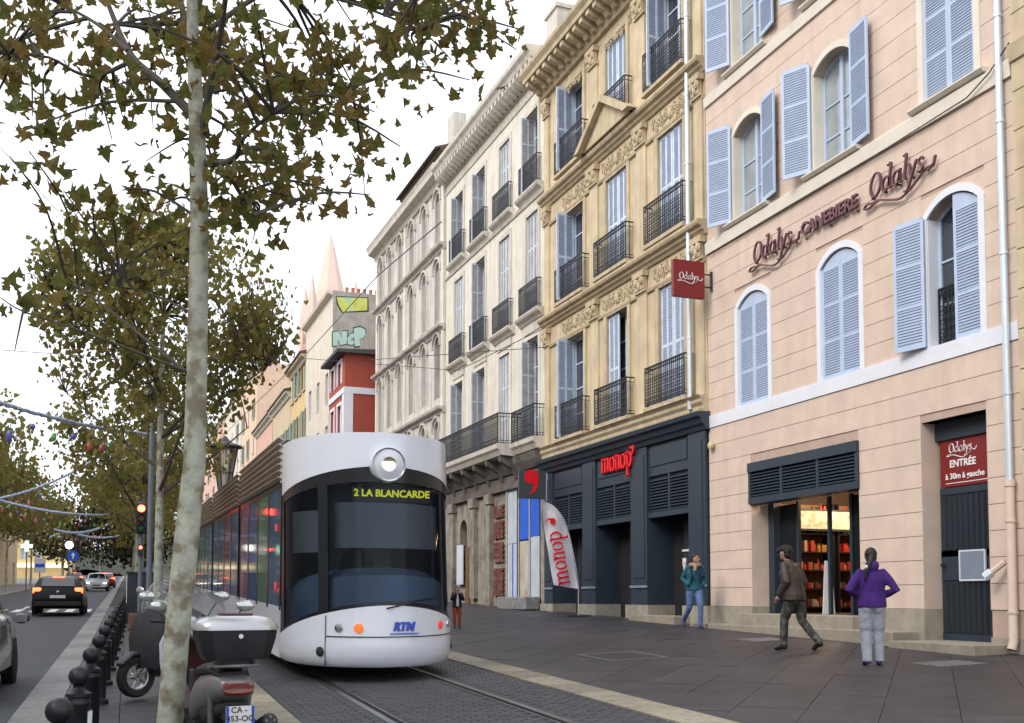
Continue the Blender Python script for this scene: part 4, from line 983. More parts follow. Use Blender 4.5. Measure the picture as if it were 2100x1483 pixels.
# church with two spires
ch = thing('church', 'pale stone church with two tall spires far up the street', 'church', tuple(at(672, 1150, 240).xy) + (0,), R(0))
chm = mat('church_stone', (.66, .50, .42), .9, .06, .2)
def spire(cx, zb, zs, zt, r, par):
    t = MB().box(cx - r, cx + r, -r, r, 0, zs).build('tower', chm, par)
    MB().loft([[(cx + rr * math.cos(R(22.5 + 45 * k)), rr * math.sin(R(22.5 + 45 * k)), z) for k in range(8)] for rr, z in ((r * 1.0, zs), (r * .05, zt))]).build('spire', chm, par)
    for s in (-1, 1):
        for q in (-1, 1): MB().loft([[(cx + s * r * .85 + rr * math.cos(R(90 * k)), q * r * .85 + rr * math.sin(R(90 * k)), z) for k in range(4)] for rr, z in ((r * .22, zs - 1), (r * .22, zs + r), (.02, zs + r * 2.4))]).build('pinnacle', chm, par)
    for k in range(3): MB().box(cx - .35 + 0, cx + .35, -r - .05, -r + .3, zs - 9 + k * 3, zs - 7 + k * 3).build('louvre_opening', dark_in, t)
zs = at(672, 690, 240).z; ztp = at(672, 470, 240).z
spire(0, 0, zs, ztp, 5.8, ch); spire(-4.8, 0, zs - 2, at(635, 590, 240).z, 2.2, ch)
MB().box(-14, 14, 2, 40, 0, zs - 6).build('nave', chm, ch)
# left side of the street
def left_house(x, y0, y1, h, m, lab, rows=3, cols=4):
    a = math.atan2(y0 - y1, 0)
    B, L = front('town_house', lab, (x, y1), (x, y0))
    hsx = [(L * (i + .5) / cols - .5, L * (i + .5) / cols + .5, 4.8 + r * 3.2 + RZ(y0), 6.7 + r * 3.2 + RZ(y0)) for i in range(cols) for r in range(rows)]
    hsx += [(L * (i + .5) / cols - .9, L * (i + .5) / cols + .9, .3 + RZ(y0), 3.0 + RZ(y0)) for i in range(cols)]
    wall(MB(), L, -1, h, hsx, .25, 0, 9).build('wall', m, B)
    for a, b, c, d in hsx: window(B, a, b, c, d, -.2, white_shut, win_glass)
    moulding(B, 'cornice', 0, L, [(-.1, h - .3), (.4, h - .1), (.4, h), (-.1, h)], white_tr)
    return B
left_house(-11.5, 100, 128, 13, buff, 'buff house on the left side far up the street')
left_house(-13, 60, 98, 14, peach, 'peach house at the left edge behind the street trees', 4, 6)
left_house(-19, -14, 26, 17, ivory, 'long ivory house across the road, beside the viewer', 4, 10)
left_house(-19, 27, 58, 18, rose, 'long rose house across the road, left of the picture', 4, 8)
B, L = front('town_house', 'straw yellow house closing the left side at the far end of the road', (-9.4, 206), (-19, 206)); L = 9.6
hsx = [(.8 + 2.2 * i, 1.9 + 2.2 * i, 8 + 3.4 * r, 10 + 3.4 * r) for i in range(4) for r in range(3)]
B.rotation_euler = (0, 0, R(180))
wall(MB(), L, 0, 18.6, hsx, .25, 0, 9).build('wall', straw, B)
for a, b, c, d in hsx: window(B, a, b, c, d, -.2, white_shut, curtain)
moulding(B, 'cornice', 0, L, [(-.1, 18.2), (.5, 18.5), (.5, 18.7), (-.1, 18.7)], white_tr); MB().box(.3, L - .3, .05, .5, 6.6, 7.3).build('shop_sign', mat('lit_fascia', (1, .8, .5), .5, .1, emit=.8), B)
# end of the street: dark wooded rise
hill = MB(); 
vs = []; fs = []
for i in range(13):
    for j in range(4):
        x = -60 + 8.2 * i; vs.append((x, 320 + j * 25, RZ(320 + j * 25) + [0, 6, 9, 0][j] + 2 * math.sin(i * 1.3 + j)))
for i in range(12):
    for j in range(3): fs.append((i * 4 + j, (i + 1) * 4 + j, (i + 1) * 4 + j + 1, i * 4 + j + 1))
tag(hill.add(vs, fs).build('hill', mat('hill_scrub', (.03, .035, .025), .95, .4, .3), smooth=True), kind='structure')
# ---------------------------------------------------------------- tram: local y runs back along the track, nose at y = 0
tw = mat('tram_white', (.66, .70, .78), .28, .03, 3, spec=.5, coat=.5)
tblk = mat('tram_black', (.012, .014, .018), .25, .1, 3, spec=.3)
tslat = mat('tram_slat', (.48, .39, .30), .3, .15, 3, metal=.35); tback = mat('tram_slat_back', (.05, .035, .028), .6, .1)
tunder = mat('tram_underframe', (.02, .02, .02), .8)
tgl = glass('tram_windscreen', (.03, .045, .07), .10, .03, .86)
T = thing('tram', 'white tram with dark windscreen and rounded bow coming down the track', 'tram', (3.26, 13.55, GZ(3.26, 13.55)), rot=(math.atan(.024), 0, 0))
HW2 = 1.2
def plan(t, hw, nose, y0=0):
    """half-round bow in plan: t -1..1 across the front"""
    x = hw * math.sin(t * math.pi / 2 * 1.0); return (x, y0 + nose * (1 - abs(math.cos(t * math.pi / 2)) ** .8))
NT = 24
TS = [-1 + 2 * i / NT for i in range(NT + 1)]
def shell(name, m, lo, hi, hw, nose, y0=0, rows=6, off=0, parent=T, lean=.0, t0=-1, t1=1, th=.03):
    """curved front skin between heights lo(t) and hi(t), leaning back by lean per metre"""
    mb = MB(); ts = [t0 + (t1 - t0) * i / NT for i in range(NT + 1)]; rings = []
    for r in range(rows + 1):
        ring = []
        for t in ts:
            z = lo(t) + (hi(t) - lo(t)) * r / rows; x, y = plan(t, hw + off, nose, y0 - off); ring.append((x, y + lean * max(0, z - 1.0), z))
        rings.append(ring)
    back = [[(p[0] * .985, p[1] + th, p[2]) for p in r] for r in rings]
    n = NT + 1
    mb.loft(rings, False, False); mb.loft(back, False, False)
    mb.loft([rings[0], back[0]], False, False); mb.loft([rings[-1], back[-1]], False, False)
    return mb.build(name, m, parent, smooth=True, sharp=50)
NO = 1.75; LEAN = .13
glass_bot = lambda t: 1.02 - .46 * abs(t) ** 1.8
glass_top = lambda t: 2.88 - .36 * abs(t) ** 1.8
# apron: bulges forward and tucks under
mb = MB(); rings = []
for z, f, o in ((.20, .955, .08), (.24, .98, .03), (.36, 1.0, .0), (.48, 1.0, -.01), (.54, 1.0, .0)):
    rings.append([(plan(t, HW2 * f, NO)[0], plan(t, HW2 * f, NO)[1] + o, z) for t in TS])
rings.append([(plan(t, HW2, NO)[0], plan(t, HW2, NO)[1] + .02, glass_bot(t) - .0) for t in TS])
mb.loft(rings, False, False); mb.loft([[(0, NO, .22)] * len(TS), rings[0]], False, False)
ap = mb.build('front_apron', tw, T, smooth=True, sharp=60)
# roof cap
capt = lambda t: 3.34 - .07 * abs(t) ** 2.5
cap = shell('front_cap', tw, lambda t: glass_top(t), capt, HW2 - .02, NO, .03, 6, .01, lean=LEAN)
mb = MB(); rr = []
for k in range(7):
    s = 1 - k / 6
    rr.append([(plan(t, (HW2 - .02), NO, .03)[0] * (.25 + .75 * s) , plan(t, HW2 - .02, NO, .03)[1] * s + (1 - s) * (NO + .25) + LEAN * 2.34, capt(t) + .09 * math.sin((1 - s) * math.pi / 2)) for t in TS])
mb.loft(rr, False, False); mb.build('front_roof', tw, T, smooth=True, sharp=60)
shell('windscreen', tgl, glass_bot, glass_top, HW2 - .03, NO, .04, 8, 0, lean=LEAN, t0=-.45, t1=.95)
shell('side_glass', tgl, glass_bot, glass_top, HW2 - .03, NO, .04, 6, 0, lean=LEAN, t0=-.94, t1=-.51)
fr = shell('windscreen_pillar', tblk, glass_bot, glass_top, HW2 - .03, NO, .04, 6, .012, lean=LEAN, t0=-.52, t1=-.44)
shell('windscreen_pillar', tblk, glass_bot, glass_top, HW2 - .03, NO, .04, 6, .012, lean=LEAN, t0=-1, t1=-.93)
shell('windscreen_pillar', tblk, glass_bot, glass_top, HW2 - .03, NO, .04, 6, .012, lean=LEAN, t0=.94, t1=1)
shell('windscreen_edge', tblk, lambda t: glass_bot(t) - .02, lambda t: glass_bot(t) + .05, HW2 - .03, NO, .04, 1, .014, lean=LEAN)
shell('windscreen_edge', tblk, lambda t: glass_top(t) - .22 + .1 * abs(t), lambda t: glass_top(t) + .01, HW2 - .03, NO, .04, 2, .012, lean=LEAN)
mb = MB(); mb.tube([(-.05, .0, .98), (.3, .06, 1.05), (.75, .30, 1.0)], .012, 5); mb.tube([(.25, .05, 1.06), (.85, .44, 1.12)], .01, 4); mb.build('wiper', tblk, T)
for t_ in (-.46, .74): shell('panel_seam', tblk, lambda t: .22, lambda t: glass_bot(t) - .03, HW2, NO, 0, 4, .004, t0=t_, t1=t_ + .006)
# cab inside
mb = MB(); rg = []
for z, f, o in ((.75, .93, .10), (1.15, .92, .13), (1.42, .89, .2), (1.52, .82, .5), (1.48, .7, .9)):
    rg.append([(plan(t, HW2 * f, NO * f)[0], plan(t, HW2 * f, NO * f)[1] + o, z - .25 * abs(t) ** 2) for t in TS])
mb.loft(rg, False, False); mb.build('dashboard', mat('cab_blue', (.16, .27, .48), .5, .1, 2), T, smooth=True)
MB().box(-1.05, 1.05, 2.6, 2.66, .6, 3.0).build('cab_partition', mat('cab_dark', (.03, .035, .04), .7, .2, 2), T)
MB().box(-.9, .9, 1.5, 2.6, .5, .6).build('cab_floor', tunder, T); MB().box(-.9, .9, 1.7, 2.6, 2.86, 2.92).build('cab_ceiling', tunder, T)
shell('sun_blind', mat('blind_grey', (.22, .29, .36), .7, .05), lambda t: 1.78, lambda t: 2.40, HW2 - .14, NO - .1, .26, 2, 0, lean=LEAN, t0=-.4, t1=.85); shell('sun_blind', MATS['blind_grey'], lambda t: 1.72, lambda t: 2.3, HW2 - .14, NO - .1, .26, 2, 0, lean=LEAN, t0=-.9, t1=-.54)
ds = MB().box(-.40, .70, .66, .72, 2.42, 2.66).build('destination_display', tblk, T)
obj('destination_text', text_mesh('2 LA BLANCARDE', .135, .003, mat('led_amber', (.55, .62, .03), .5, 0, emit=.6), bold=.004), ds, (.16, .65, 2.54), (R(90), 0, 0))
mb = MB(); mb.ell((-.1, 1.7, 1.9), .14, .13, .18); mb.ell((-.1, 1.72, 1.5), .26, .16, .34); mb.build('driver_seat', tunder, T, smooth=True)
# headlight on the cap, lamps on the apron
hl = MB().lathe([(.10, .0), (.235, .04), (.245, .10), (.24, .30), (.22, .42)], 24, (0, 0, 0), 'y', False).build('headlight', tw, T, (0.0, .16, 2.90), smooth=True)
MB().lathe([(.225, .03), (.17, .07), (.08, .1), (.001, .1)], 20, (0, 0, 0), 'y', False).build('reflector', mat('lamp_silver', (.6, .6, .62), .2, .02, metal=.9), hl, (0, -.012, 0), smooth=True)
MB().box(-.085, .085, .05, .09, -.04, .04).build('lamp', mat('lamp_amber', (1, .72, .16), .4, 0, emit=3.5), hl, bevel=.02)
def on_front(t, z): x, y = plan(t, HW2, NO); return (x, y - .004, z)
def nang(t):
    a, b = plan(t - .02, HW2, NO), plan(t + .02, HW2, NO); return math.atan2(b[1] - a[1], b[0] - a[0])
for t, r, m, nm in ((-.36, .055, mat('lamp_silver', (.6, .6, .62), .2, metal=.9), 'fog_lamp'), (-.22, .06, mat('lamp_orange', (.75, .16, .03), .3, .05, emit=.35), 'indicator'), (.46, .055, mat('lamp_red', (.65, .05, .05), .3, .05, emit=.3), 'tail_lamp'), (.6, .045, mat('lamp_silver', (.6, .6, .62), .2, metal=.9), 'fog_lamp')):
    MB().lathe([(r * .6, -.012), (r, -.006), (r * 1.15, .03)], 14, (0, 0, 0), 'y').build(nm, m, T, on_front(t, .72 if t < 0 else .74), (0, 0, nang(t)), smooth=True)
obj('fleet_lettering', text_mesh('RTM', .15, .004, mat('fleet_blue', (.05, .10, .55), .5), bold=.01, shear=.2), T, on_front(.1, .735), (R(90), 0, nang(.1)))
mb = MB(); mb.box(-.2, .22, -.006, -.002, -.012, .004); mb.build('fleet_underline', mat('fleet_blue', (.05, .10, .55), .5), T, on_front(.1, .65), (0, 0, nang(.1)))
shell('apron_seam', tblk, lambda t: .60, lambda t: .612, HW2, NO, 0, 1, .006, t0=-.45, t1=.7)
for t in (-.5, .82): MB().lathe([(.03, -.03), (.07, .0), (.07, .03)], 12, (0, 0, 0), 'y').build('coupler_port', tunder, T, on_front(t, .40), (0, 0, nang(t)), smooth=True)
mb = MB(); mb.loft([[(x * .85, 2.2, .12), (x * .85, 2.2, .35), (x * .85, 31, .35), (x * .85, 31, .12)] for x in (-HW2, HW2)]); mb.build('underframe', tunder, T)
# body modules behind the cab
cols = [(.14, .24, .38), (.22, .38, .28), (.14, .22, .42), (.42, .22, .34), (.13, .26, .40)]  # blue, green and pink pane tints imitate neon reflections in the side windows
pane_ms = [glass('tram_reflection_tint_%d' % i, c, .42, .05, .5) for i, c in enumerate(cols)]
inter = mat('tram_interior', (.22, .24, .27), .7, .1, 2)
NOB = NO + .06
mods = [(NOB, 7.6), (8.0, 14.5), (14.9, 22.5), (22.9, 31.0)]
for k, (a, b) in enumerate(mods):
    w_ = HW2 - .01
    sk = MB(); sk.box(-w_, -w_ + .04, a, b, .22, .95); sk.box(w_ - .04, w_, a, b, .22, .95); sk.build('side_skirt', tw, T)
    fl = MB().box(-w_ + .04, w_ - .04, a, b, .35, .42).build('floor', tunder, T); MB().box(-w_ + .1, w_ - .1, a, b, 2.72, 2.8).build('roof_deck', tw, T)
    MB().box(-w_ + .06, w_ - .06, a, b, 2.8, 3.36).build('roof_box', tback, T)
    MB().box(-.5, .5, a + .3, b - .3, 1.0, 2.7).build('interior_block', inter, T)
    # louvred cladding strips above the windows
    me = shared(('ts', round(b - a, 2)), lambda: MB().prism([(-.045, .0), (-.045, -.012), (.03, -.05), (.03, -.035)], 'y', 0, b - a).mesh('cladding_slat', tslat))
    for s in (-1, 1):
        for q in range(7):
            o = obj('cladding_slat', me, T, (s * (w_ + .01), a, 3.40 - q * .095), (0, 0, 0)); o.scale = (s * -1, 1, 1)
    n = max(2, int(round((b - a) / 1.55))); pw = (b - a) / n
    for i in range(n):
        y0, y1 = a + i * pw, a + (i + 1) * pw
        for s in (-1, 1):
            g = MB().box(*sorted((s * (w_ - .03), s * w_)), y0 + .09, y1 - .09, .95, 2.66).build('window_pane', pane_ms[(i + k * 2) % 5], T)
            MB().box(*sorted((s * (w_ - .04), s * (w_ + .006))), y1 - .09, y1 + .09 if i < n - 1 else y1, .9, 2.72).build('window_post', tblk, T)
        if i == 0:
            for s in (-1, 1): MB().box(*sorted((s * (w_ - .04), s * (w_ + .006))), y0, y0 + .09, .9, 2.72).build('window_post', tblk, T)
    for s in (-1, 1): MB().box(*sorted((s * (w_ - .04), s * (w_ + .004))), a, b, 2.66, 2.74).build('window_header', tblk, T)
    if k: MB().box(-w_ + .12, w_ - .12, a - .42, a + .02, .3, 3.25).build('gangway_bellows', tunder, T)
for y in (4.5, 11.2, 18.7, 26.5):
    for s in (-1, 1):
        MB().lathe([(.05, -.06), (.3, -.06), (.33, .05), (.05, .06)], 16, (s * .78, y, .31), 'x').build('wheel', steel, T, smooth=True)
# door lamps near the front
for z, m in ((2.05, 'lamp_red'), (1.2, 'lamp_red')): MB().box(-HW2 - .02, -HW2, NOB + .3, NOB + .42, z, z + .1).build('side_lamp', MATS[m], T)
mb = MB(); mb.tube([(-.3, 11, 3.36), (.0, 12.6, 3.5), (0, 11.2, 3.6)], .03, 6); mb.tube([(-.8, 11.2, 3.6), (.8, 11.2, 3.6)], .025, 6); mb.build('pantograph', iron, T)
# ---------------------------------------------------------------- bollards
bol_m = mat('bollard_black', (.010, .011, .013), .42, .3, 8, spec=.35)
bme = MB().lathe([(.0, 0), (.115, 0), (.115, .05), (.085, .07), (.085, .5), (.092, .51), (.092, .53), (.085, .54), (.085, .565), (.095, .575), (.095, .60), (.06, .62), (.042, .645), (.045, .66)] , 20).mesh('post', bol_m, smooth=True)
ball = MB().lathe([(.002, -.078)] + [(.08 * math.sin(math.pi * k / 10), -.08 * math.cos(math.pi * k / 10)) for k in range(1, 10)] + [(.002, .08)], 20).mesh('ball', bol_m, smooth=True)
ordn = ['nearest', 'second', 'third', 'fourth', 'fifth', 'sixth', 'seventh', 'eighth', 'ninth', 'tenth', 'eleventh', 'twelfth', 'thirteenth', 'fourteenth', 'fifteenth', 'sixteenth', 'seventeenth', 'eighteenth']
for k in range(18):
    y = 6.75 + 2.15 * k; bx_ = -.43 + .0105 * y
    t = thing('bollard', 'black ball-topped bollard beside the road, %s in the row' % (ordn[k] if k == 0 else ordn[k] + ' from the front'), 'bollard', (bx_, y, GZ(bx_, y)), group='ball-topped bollards along the kerb')
    obj('post', bme, t); obj('ball', ball, t, (0, 0, .73))
    if k < 2: MB().box(.06, .1, -.05, .05, .36, .46).build('sticker', mat('sticker', (.55, .6, .62), .6, .4, 18), t)

# ---------------------------------------------------------------- cars
tyre = mat('tyre', (.015, .015, .016), .85, .2, 9); rimm = mat('rim', (.35, .35, .36), .3, .1, metal=.8)
cargl = mat('car_glass', (.012, .015, .02), .05, .2, 2, spec=.8, coat=.5); chrome = mat('chrome', (.6, .6, .6), .15, metal=1)
redlamp = mat('tail_light', (.6, .015, .01), .3, .1, 9, emit=1.0); redlit = mat('brake_light', (1, .06, .02), .3, 0, emit=6); headm = mat('head_light', (1, .9, .75), .3, 0, emit=8)
plate_w = mat('plate_white', (.6, .6, .6), .5, .05, 10)
STA = [(-2.05, .42, .62, .84, .88, .78, .62), (-1.98, .32, .62, .95, 1.02, .85, .64), (-1.66, .26, .6, .97, 1.36, .87, .60), (-1.2, .24, .58, .96, 1.44, .88, .61), (-.3, .22, .56, .95, 1.47, .88, .62), (.4, .22, .56, .94, 1.42, .88, .60), (1.0, .22, .56, .92, 1.02, .87, .66), (1.7, .24, .55, .82, .86, .85, .66), (2.0, .3, .5, .66, .7, .76, .58)]
def car(label, loc, rotz, paint, group=None, detail=True, front_on=False, brake=True):
    C = thing('car', label, 'car', loc, rotz, group)
    rings = []
    for x, zb, zm, zl, zt, w_, wr in STA:
        h = [(0, zb), (w_ * .9, zb), (w_, zb + .1), (w_, zm), (w_ * .985, zl), (wr + .03, zt - .05), (wr * .8, zt - .01), (0, zt)]
        rings.append([(x, y, z) for y, z in h] + [(x, -y, z) for y, z in h[-2:0:-1]])
    MB().loft(rings).build('body', paint, C, smooth=True, sharp=35)
    def strip(name, pts, m, e=0): return MB().prism(pts, 'y', -e, e).build(name, m, C)
    # glass panels, slightly proud
    MB().add([(-1.985, .56, 1.06), (-1.985, -.56, 1.06), (-1.70, -.53, 1.35), (-1.70, .53, 1.35), (-1.95, .56, 1.06), (-1.95, -.56, 1.06), (-1.66, -.53, 1.35), (-1.66, .53, 1.35)], [(0, 1, 2, 3), (4, 5, 6, 7), (0, 1, 5, 4), (2, 3, 7, 6), (0, 3, 7, 4), (1, 2, 6, 5)]).build('rear_window', cargl, C)
    MB().add([(.45, .55, 1.40), (.45, -.55, 1.40), (1.0, -.62, 1.05), (1.0, .62, 1.05), (.45, .55, 1.37), (.45, -.55, 1.37), (.97, -.62, 1.0), (.97, .62, 1.0)], [(0, 1, 2, 3), (4, 5, 6, 7), (0, 1, 5, 4), (2, 3, 7, 6), (0, 3, 7, 4), (1, 2, 6, 5)]).build('windscreen', cargl, C)
    for s in (-1, 1):
        for x0, x1, t0, t1 in ((-1.5, -.72, -1.38, -.72), (-.66, .08, -.66, .02), (.14, .8, .1, .32)):
            MB().add([(x0, s * .875, .985), (x1, s * .875, .98), (t1, s * .668, 1.37), (t0, s * .668, 1.37), (x0, s * .85, .985), (x1, s * .85, .98), (t1, s * .64, 1.37), (t0, s * .64, 1.37)], [(0, 1, 2, 3), (4, 5, 6, 7), (0, 1, 5, 4), (1, 2, 6, 5), (2, 3, 7, 6), (3, 0, 4, 7)]).build('side_window', cargl, C)
        m_ = MB().ell((.72, s * 1.0, 1.0), .07, .12, .075, 8, 6).build('wing_mirror', paint, C, smooth=True); MB().box(.64, .68, *sorted((s * .9, s * 1.08)), .95, 1.05).build('mirror_glass', cargl, m_)
        MB().box(-2.03, -1.86, *sorted((s * .56, s * .84)), .80, 1.0).build('tail_light', redlit if brake else redlamp, C, bevel=.03)
        MB().box(1.86, 2.0, *sorted((s * .48, s * .76)), .55, .68).build('headlight', headm if front_on else chrome, C, bevel=.03)
        for x in (-1.28, 1.28):
            wv = MB().lathe([(.02, -.1), (.2, -.1), (.29, -.09), (.315, -.05), (.315, .05), (.29, .09), (.2, .1), (.02, .1)], 20, (0, 0, 0), 'y').build('wheel', tyre, C, (x, s * .80, .315), smooth=True)
            MB().lathe([(.02, 0), (.06, .012), (.17, .0), (.2, .01)], 12, (0, s * .1, 0), 'y').build('rim', rimm, wv, smooth=True)
            MB().lathe([(.02, .0), (.37, .0), (.37, .02), (.02, .02)], 18, (x, s * .868 - .01, .34), 'y').build('wheel_arch', tunder, C)
    MB().box(-2.09, -1.98, -.8, .8, .33, .5).build('rear_bumper', tunder, C, bevel=.03); MB().box(-2.10, -2.03, -.26, .26, .62, .73).build('number_plate', plate_w, C)
    MB().box(-2.04, -1.99, -.2, .2, 1.375, 1.41).xf(Matrix.Translation((.32, 0, .0))).build('high_brake_light', redlit if brake else redlamp, C); MB().lathe([(.0, -.02), (.05, -.01), (.05, .02)], 12, (-2.06, 0, .84), 'x').build('badge', chrome, C)
    MB().box(1.96, 2.06, -.3, .3, .4, .5).build('front_grille', tunder, C)
    return C
blackp = mat('car_black', (.005, .0055, .007), .35, .1, 3, spec=.25); greyp = mat('car_grey', (.035, .034, .034), .22, .1, 3, spec=.6, coat=.6); silverp = mat('car_silver', (.42, .43, .45), .25, .05, 3, metal=.4, coat=.5); whitep = mat('car_white', (.6, .6, .6), .25, .04, coat=.5); redp = mat('car_red', (.35, .02, .02), .25, .05, coat=.5)
car('black hatchback with brake lights on, driving away up the road', (-2.36, 43.6, RZ(43.6)), R(90), blackp)
car('dark grey car cut off by the left edge of the picture', (-2.44, 16.2, RZ(16.2)), R(90), greyp, brake=False)
car('silver car with headlights lit far up the road', (-2.3, 92, RZ(92)), R(-90), silverp, front_on=True, brake=False)
car('white car far up the road behind the silver car', (-2.4, 112, RZ(112)), R(-90), whitep, front_on=True, brake=False)
car('red car with tail lights lit far up the road by the kerb', (-1.9, 104, RZ(104)), R(90), redp)
car('small dark car farthest up the left lane', (-5.2, 120, RZ(120)), R(90), greyp)

# ---------------------------------------------------------------- scooters, local x forward, z up
blkpl = mat('black_plastic', (.016, .017, .019), .5, .2, 8, bump=.1); seatm = mat('scooter_seat', (.02, .02, .021), .6, .2, 20, bump=.15); silv = mat('scooter_silver', (.42, .43, .44), .28, .06, 6, metal=.5, coat=.4); redpl = mat('scooter_red', (.055, .012, .012), .3, .1, 6, coat=.5); greypl = mat('scooter_grey', (.16, .165, .17), .35, .1, 6, metal=.3)
clearpl = glass('fly_screen', (.55, .57, .6), .10, .05, .8)
def wheel(par, x, z, r, w_=.06):
    wv = MB().lathe([(r * .62, -w_ * .8), (r * .9, -w_), (r, -w_ * .4), (r, w_ * .4), (r * .9, w_), (r * .62, w_ * .8), (r * .62, -w_ * .8)], 28, (0, 0, 0), 'y', False).build('wheel', tyre, par, (x, 0, z), smooth=True)
    mb = MB(); mb.lathe([(r * .56, -w_ * .5), (r * .64, -w_ * .6), (r * .64, w_ * .6), (r * .56, w_ * .5), (r * .56, -w_ * .5)], 28, (0, 0, 0), 'y', False); mb.lathe([(.0, -.05), (.045, -.05), (.045, .05), (.0, .05)], 12, (0, 0, 0), 'y')
    for k in range(5):
        a = 2 * math.pi * k / 5; mb.tube([(.03 * math.cos(a), 0, .03 * math.sin(a)), (r * .6 * math.cos(a), 0, r * .6 * math.sin(a))], [.022, .016], 6)
    mb.build('rim', rimm, wv, smooth=True); return wv
def ring(x, zc, hw, hh, n=14, e=2.6, yc=0):
    return [(x, yc + hw * math.copysign(abs(math.cos(2 * math.pi * k / n)) ** (2 / e), math.cos(2 * math.pi * k / n)), zc + hh * math.copysign(abs(math.sin(2 * math.pi * k / n)) ** (2 / e), math.sin(2 * math.pi * k / n))) for k in range(n)]
def scooter(label, loc, rot, pm_, side, topcase, apron, plate=None, shield=None):
    Sc = thing('scooter', label, 'scooter', loc, rot=rot)
    wheel(Sc, .70, .25, .25); wheel(Sc, -.66, .25, .25, .068)
    # rear body, floor, front shield
    MB().loft([ring(-.98, .66, .09, .05), ring(-.9, .66, .15, .1), ring(-.6, .62, .19, .15), ring(-.25, .57, .2, .17), ring(.0, .47, .19, .16), ring(.08, .38, .17, .1)]).build('rear_body', pm_, Sc, smooth=True, sharp=60)
    MB().loft([ring(-.88, .50, .12, .05), ring(-.6, .45, .15, .1), ring(-.3, .42, .15, .12)]).build('lower_panel', side, Sc, smooth=True)
    MB().loft([ring(-.1, .30, .16, .05), ring(.35, .29, .19, .05), ring(.48, .34, .17, .06)]).build('foot_floor', blkpl, Sc, smooth=True)
    rs = []
    for z, x, hw in ((.24, .46, .13), (.4, .46, .2), (.6, .48, .23), (.8, .47, .24), (.95, .42, .18), (1.02, .38, .12)):
        rs.append([(x + .12 * math.cos(a) * (hw / .24), hw * math.sin(a), z) for a in [R(-90 + 180 * k / 8) for k in range(9)]] + [(x - .03 + .05 * math.cos(a), hw * .9 * math.sin(a), z) for a in [R(90 - 180 * k / 8) for k in range(9)]])
    MB().loft(rs).build('front_shield', shield or pm_, Sc, smooth=True, sharp=60)
    MB().loft([ring(.42, .42, .07, .03), ring(.62, .53, .08, .035), ring(.78, .52, .08, .03), ring(.93, .40, .06, .02)]).build('front_mudguard', pm_, Sc, smooth=True)
    [MB().tube([(.42, s * .09, .72), (.66, s * .09, .30), (.7, s * .07, .25)], .022, 6).build('fork_leg', greypl, Sc) for s in (-1, 1)]
    MB().loft([ring(-.86, .75, .12, .03), ring(-.6, .79, .16, .05), ring(-.3, .77, .17, .055), ring(-.05, .74, .15, .05), ring(.1, .70, .09, .03)]).build('seat', seatm, Sc, smooth=True)
    mb = MB(); mb.tube([(.32, -.34, 1.03), (.40, -.2, 1.02), (.43, 0, 1.0), (.40, .2, 1.02), (.32, .34, 1.03)], [.018, .015, .02, .015, .018], 8); mb.build('handlebar', blkpl, Sc)
    MB().loft([ring(.30, 1.0, .1, .04), ring(.42, 1.02, .14, .06), ring(.52, .98, .1, .06)]).build('instrument_cowl', pm_, Sc, smooth=True)
    MB().ell((.57, 0, .88), .03, .09, .06, 12, 8).build('headlight', chrome, Sc, smooth=True)
    for s in (-1, 1):
        mb = MB(); mb.tube([(.40, s * .2, 1.03), (.42, s * .28, 1.16), (.41, s * .33, 1.24)], .007, 5)
        mr = mb.build('mirror_stem', blkpl, Sc); MB().ell((.41, s * .37, 1.28), .02, .085, .05, 12, 7).build('mirror', mat('mirror_face', (.5, .52, .5), .15, .1, metal=.7), mr, smooth=True)
    ws = []
    for z, x, hw in ((1.0, .5, .16), (1.12, .47, .2), (1.25, .42, .21), (1.36, .36, .15), (1.40, .33, .06)):
        ws.append([(x + .1 * math.cos(a), hw * math.sin(a), z) for a in [R(-75 + 150 * k / 8) for k in range(9)]])
    mb = MB(); mb.loft(ws, False, False); mb.loft([[(p[0] - .006, p[1], p[2]) for p in r] for r in ws], False, False); mb.build('fly_screen', clearpl, Sc, smooth=True, fix=False)
    # tail, lamp, mudguard, plate
    MB().loft([ring(-.96, .69, .11, .02), ring(-1.0, .66, .12, .035), ring(-.97, .62, .1, .02)]).build('tail_light', mat('scooter_tail', (.20, .06, .05), .25, .15, 12, coat=.5), Sc, smooth=True)
    MB().prism([(-.75, .48), (-.98, .52), (-1.06, .30), (-1.03, .28), (-.96, .42), (-.75, .42)], 'y', -.09, .09).build('rear_mudguard', blkpl, Sc)
    pl = MB().box(-1.085, -1.075, -.105, .105, .40, .535).build('number_plate', plate_w, Sc, rot=(0, R(0), 0))
    for a in (-.105, .085): MB().box(-1.087, -1.0855, a, a + .02, .40, .535).build('plate_band', mat('plate_blue', (.02, .06, .4), .5), pl)
    if plate:
        for k, s in enumerate(plate): obj('plate_text', text_mesh(s, .062, .001, mat('plate_black', (.02, .02, .025), .5), bold=.001), pl, (-1.0865, 0, .505 - .065 * k), (R(90), 0, R(-90)))
    mb = MB(); mb.tube([(-.1, -.17, .3), (-.4, -.2, .26), (-.62, -.22, .28)], .03, 8); mb.tube([(-.6, -.22, .28), (-.66, -.23, .30), (-.98, -.25, .40), (-1.0, -.25, .405)], [.04, .065, .065, .05], 14); mb.build('exhaust', blkpl, Sc, smooth=True)
    mb = MB(); [mb.lathe([(.0, -.003), (.011, -.003), (.011, .003)], 8, (-1.006, -.25 + .03 * math.cos(q * 1.57), .407 + .03 * math.sin(q * 1.57)), 'x') for q in range(4)]; mb.build('exhaust_bolt', chrome, Sc)
    [MB().tube([(-.66, s * .13, .27), (-.72, s * .15, .62)], .025, 8).build('shock_absorber', greypl, Sc, smooth=True) for s in (-1, 1)]
